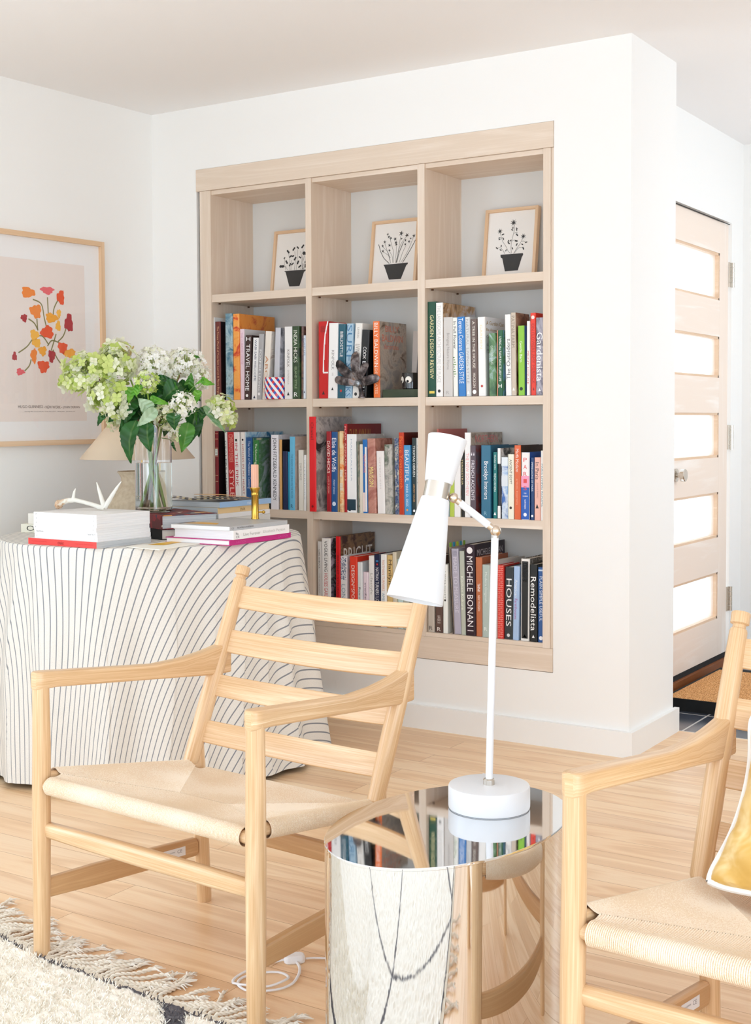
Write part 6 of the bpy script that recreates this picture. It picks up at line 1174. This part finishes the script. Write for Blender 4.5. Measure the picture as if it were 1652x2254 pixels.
# ================================================================ mirror-polished drum table
dtb = thing('side_table', 'mirror-polished steel oval drum side table between the two armchairs', 'side table', (.5434, -2.1968, 0), -.096)
RX, RY, TH = .1753, .2634, .45
mb = MB(); mb.lathe([(1, 0), (1, .1), (1, .2), (1, .3), (1, .4), (1, TH - .0016)], 192, sx=RX, sy=RY, cap=False); mb.build('drum_body', MIRROR, dtb)
mb = MB(); mb.lathe([(.996, TH - .006), (1.004, TH - .0045), (1.004, TH - .0015), (.999, TH)], 192, sx=RX, sy=RY, smooth=True, cap=False)
i0 = len(mb.v); mb.v += [Vector((RX * .999 * math.cos(2 * PI * j / 192), RY * .999 * math.sin(2 * PI * j / 192), TH)) for j in range(192)]; mb.face(range(i0, i0 + 192), [(0, 0)] * 192); mb.build('table_top', MIRROR, dtb)

# ================================================================ white desk lamp on the drum
dl = thing('reading_lamp', 'white adjustable reading lamp with double cone head on the mirrored drum', 'table lamp', (.561, -2.088, TH + .0003))
O = Vector((.561, -2.088, TH)); PT_ = lambda p: Vector(p) - O
mb = MB(); mb.lathe([(.0695, 0), (.0695, .0012), (.0720, .0014), (.0727, .004), (.0727, .0375), (.0715, .0405), (.068, .0415), (.001, .0415)], 72, cap=False); mb.lathe([(.0695, 0), (.001, 0)], 72, cap=False); mb.build('base', LACQ, dl)
mb = MB(); mb.lathe([(.0105, .0412), (.0105, .050), (.0085, .052), (.001, .052)], 28, cap=False); mb.build('base_collar', NICKEL, dl)
top = PT_((.5695, -2.082, .931)); mb = MB(); mb.tube([(0, 0, .045), top], .0066, 20); mb.build('pole', LACQ, dl)
ball = PT_((.571, -2.082, .9435)); mb = MB(); mb.tube([top, top + Vector((.0004, 0, .010))], .0064, 18); mb.build('pole_collar', NICKEL, dl)
ball2 = PT_((.5085, -2.121, 1.002))
def sphere(r, c): return [(max(.0004, r * math.sin(PI * k / 14)), -r * math.cos(PI * k / 14)) for k in range(15)]
for nm, c, r in (('elbow_joint', ball, .0098), ('head_joint', ball2, .0090)):
    mb = MB(); mb.lathe(sphere(r, c), 24, tuple(c), cap=False); mb.build(nm, BRASSY, dl)
ad_ = (ball2 - ball).normalized(); LA = (ball2 - ball).length
mb = MB(); mb.tube([ball + ad_ * .016, ball + ad_ * (LA - .014)], .0066, 18); mb.build('arm', LACQ, dl)
for c, sg in ((ball, 1), (ball2, -1)):
    mb = MB(); mb.tube([c + ad_ * sg * .006, c + ad_ * sg * .017], .0058, 16); mb.build('arm_collar', BRASSY, dl)
# head axis: measured top and foot of the shade, foot tipped a little towards the room
hu = PT_((.5000, -2.127, 1.104)); hl_ = PT_((.447, -2.161, .813)); fwd2 = Vector((-.538, .843, 0)); mid = PT_((.4835, -2.1375, 1.0135))
ax = (hl_ - hu).normalized(); ax = (ax - fwd2 * .20).normalized(); HMx = Matrix.Translation(mid) @ Vector((0, 0, 1)).rotation_difference(-ax).to_matrix().to_4x4()
mb = MB(); mb.lathe([(.0225, -.0135), (.0225, .0165)], 48, cap=False); mb.build('head_collar', NICKEL, dl, M=HMx)
mb = MB(); mb.lathe([(.0205, .0155), (.0245, .0160), (.0252, .0185), (.0352, .098), (.0349, .0985), (.0338, .097), (.024, .02)], 56, cap=False); mb.build('upper_shade', LACQ, dl, M=HMx)
mb = MB(); mb.lathe([(.0205, -.0125), (.0245, -.0130), (.0255, -.0160), (.0500, -.196), (.0490, -.1965), (.0480, -.194), (.024, -.02)], 56, cap=False); mb.build('lower_shade', LACQ, dl, M=HMx)

# ================================================================ wool rug
EDGE = [(-2.0, -1.93), (-.80, -2.13), (-.6307, -2.1614), (-.4865, -2.1958), (-.408, -2.2076), (-.0896, -2.2291), (.1281, -2.2444), (.27, -2.31), (.42, -2.49), (.75, -2.52), (1.2, -2.58), (2.4, -2.68)]
def edge_y(x):
    for (xa, ya), (xb, yb) in zip(EDGE, EDGE[1:]):
        if x <= xb: return ya + (yb - ya) * (x - xa) / (xb - xa)
    return EDGE[-1][1]
rg = thing('rug', 'cream shag wool rug with dark diamond lines and knotted fringe', 'rug', (0, 0, 0))
LINES = [((-.06, -2.235), (.75, -3.05)), ((.75, -3.05), (1.6, -2.6)), ((.75, -3.05), (-.1, -4.0)), ((-.1, -4.0), (-1.2, -3.1)), ((-1.2, -3.1), (-1.9, -2.2)), ((-.1, -4.0), (.8, -4.6)), ((.75, -3.05), (1.7, -4.1)), ((1.6, -2.6), (2.4, -3.2)), ((-1.2, -3.1), (-2.0, -4.2))]
def seg_d(x, y, a, b):
    dx, dy = b[0] - a[0], b[1] - a[1]; t = max(0, min(1, ((x - a[0]) * dx + (y - a[1]) * dy) / (dx * dx + dy * dy))); return math.hypot(x - a[0] - t * dx, y - a[1] - t * dy), t
IVORY, DARKW = Vector(lin('F2ECDF')), Vector(lin('4A4448'))
def rug_col(x, y, off):
    n_ = noise.noise(Vector((x * 60, y * 60, 1))) * .007 + noise.noise(Vector((x * 14, y * 14, 4))) * .008
    if abs(off - .026 + n_ * .5) < .0045 and noise.noise(Vector((x * 12, 3, 3))) > -.36: return DARKW
    for k, (a, b) in enumerate(LINES):
        dd, t = seg_d(x, y, a, b)
        if dd + n_ < (.019 if k < 1 and t < .35 else .009): return DARKW
    v = noise.noise(Vector((x * 25, y * 25, 0))) * .5 + .5
    return IVORY * (.93 + .09 * v)
mb = MB(); mb.col = []; NX_, NY_ = 520, 330
def rgf(u, v):
    x = -2.0 + 4.4 * u; off = (v ** 1.25) * 2.6; y = edge_y(x) - off
    h = .011 + .006 * noise.noise(Vector((x * 70, y * 70, 0))) + .004 * noise.noise(Vector((x * 22, y * 22, 5)))
    if off < .022: h = .004 + .003 * abs(math.sin(x * 160))
    if u in (0, 1) or v in (0, 1): h = .0005
    mb.col.append(tuple(rug_col(x, y, off) if off > .02 else Vector(lin('DCD2BE')))); return Vector((x, y, h)), (x, y)
mb.grid(NX_, NY_, rgf); WOOL = attrmat('wool', .95, sheen=.3)
rgo = mb.build('rug_body', WOOL, rg)
mb = MB(); mb.col = []; rr = random.Random(11)
for k in range(42000):
    x = rr.uniform(-1.05, .36); off = rr.uniform(.024, .62) if rr.random() < .85 else rr.uniform(.024, 1.2); y = edge_y(x) - off; c = rug_col(x, y, off) * rr.uniform(.9, 1.06); h = rr.uniform(.006, .013); a = rr.uniform(0, 6.28); w_ = .0016; lx, ly = rr.uniform(-.010, .010), rr.uniform(-.010, .010)
    i0 = len(mb.v); dx, dy = math.cos(a) * w_, math.sin(a) * w_; b_z = .006
    mb.v += [Vector((x - dx, y - dy, b_z)), Vector((x + dx, y + dy, b_z)), Vector((x + lx + dx * .6, y + ly + dy * .6, b_z + h)), Vector((x + lx - dx * .6, y + ly - dy * .6, b_z + h))]
    mb.col += [tuple(c * .97)] * 2 + [tuple(c)] * 2; mb.face(range(i0, i0 + 4), [(0, 0)] * 4, 0, True)
po_ = mb.build('pile', WOOL, rg); po_['kind'] = 'stuff'
# knotted fringe: each tassel is two twisted strands with a frayed end
TASS = plain('tassel_wool', 'DDD3C2', .9); FRAY = plain('fray_wool', 'E6E0D4', .95)
x = -.86; n_t = 0
while x < 2.2 and n_t < 99:
    step = rr.uniform(.010, .017) if x < .36 else rr.uniform(.05, .07)
    x += step
    if .30 < x < .80: x = .82
    n_t += 1
    y0 = edge_y(x) - .004; clump = math.sin(x * 41) ; ang = math.radians(52 + 22 * clump + rr.uniform(-14, 14)) if x < .4 else math.radians(80 + rr.uniform(-25, 25)); L_ = rr.uniform(.065, .105)
    bend = rr.uniform(-.5, .5); P_ = [Vector((x, y0, .005))]; a_ = ang
    for k in range(14):
        a_ += bend / 14 + rr.uniform(-.05, .05); P_.append(P_[-1] + Vector((math.cos(a_), math.sin(a_), 0)) * (L_ / 14)); P_[-1].z = .0058 + .0022 * math.sin(k * .5 + x * 50) + (.003 if n_t % 3 == 0 else 0)
    mb = MB(); f_ = 3.2
    for ph in (0, PI):
        Q = []
        for k in range(14 * 4 + 1):
            u = k / 4; i = min(13, int(u)); p = P_[i].lerp(P_[i + 1], u - i); tdir = (P_[i + 1] - P_[i]).normalized(); sd = Vector((-tdir.y, tdir.x, 0)); an_ = ph + u * 1.75; Q.append(p + sd * (.0021 * math.cos(an_)) + Vector((0, 0, .0021 * math.sin(an_))))
        mb.tube(Q, .0027, 7)
    ta = mb.build('tassel', TASS, rg)
    mb = MB(); e = P_[-1]; td = (P_[-1] - P_[-3]).normalized()
    for k in range(9):
        aa = rr.uniform(-.9, .9); dv = Vector((td.x * math.cos(aa) - td.y * math.sin(aa), td.x * math.sin(aa) + td.y * math.cos(aa), 0)); l2 = rr.uniform(.012, .028); p1 = e + dv * l2 * .5 + Vector((0, 0, rr.uniform(-.002, .004))); p2 = e + dv * l2 + Vector((rr.uniform(-.004, .004), rr.uniform(-.004, .004), -.002)); p2.z = max(.0015, p2.z)
        mb.tube([e - td * .004, p1, p2], [.0022, .0018, .0006], 5)
    mb.build('frayed_end', FRAY, ta)

# ================================================================ lamp flex on the floor
fx = thing('lamp_cord', 'white lamp cord with inline switch looped on the floor behind left chair', 'cord', (.028, -1.949, 0))
def smooth(pts, n=8):
    P_ = [Vector(p) for p in pts]; Q = []
    for i in range(len(P_) - 1):
        p0, p1, p2, p3 = P_[max(i - 1, 0)], P_[i], P_[i + 1], P_[min(i + 2, len(P_) - 1)]
        for t in [k / n for k in range(n)]: Q.append(.5 * ((2 * p1) + (p2 - p0) * t + (2 * p0 - 5 * p1 + 4 * p2 - p3) * t * t + (3 * p1 - p0 - 3 * p2 + p3) * t ** 3))
    Q.append(P_[-1]); return Q
o_ = Vector((.028, -1.949, 0))
c1 = [(.518, -2.020, .462), (.500, -1.990, .466), (.474, -1.945, .452), (.468, -1.930, .30), (.462, -1.925, .05), (.43, -1.89, .004), (.33, -1.845, .004), (.18, -1.868, .004), (.075, -1.906, .004), (.045, -1.932, .006)]
c2 = [(.040, -1.957, .006), (.058, -1.972, .004), (.078, -2.004, .004), (.091, -2.046, .004), (.080, -2.083, .004), (.040, -2.115, .004), (.002, -2.105, .004), (-.012, -2.075, .004), (.004, -2.038, .004), (.034, -2.014, .004), (.064, -2.020, .004), (.073, -2.048, .0075), (.056, -2.080, .004), (.02, -2.104, .0075), (-.012, -2.104, .004)]
c3 = [(.012, -1.957, .006), (-.002, -1.975, .004), (-.020, -2.01, .004), (-.026, -2.06, .004), (-.022, -2.09, .004), (-.012, -2.104, .004)]
for nm, c in (('cable', c1), ('cable', c2), ('cable', c3)):
    mb = MB(); mb.tube([p - o_ for p in smooth(c)], .0030, 10, flat=.75); mb.build(nm, CORD, fx)
mb = MB(); rings = [[Vector((px, py, z)) for px, py in rrect(0, 0, .022 * k, .0135 * k, .009 * k)] for k, z in ((.85, .0005), (1, .003), (1, .012), (.93, .016), (.8, .0175))]; mb.loft(rings); mb.build('inline_switch', CORD, fx, M=Matrix.Rotation(.75, 4, 'Z'))
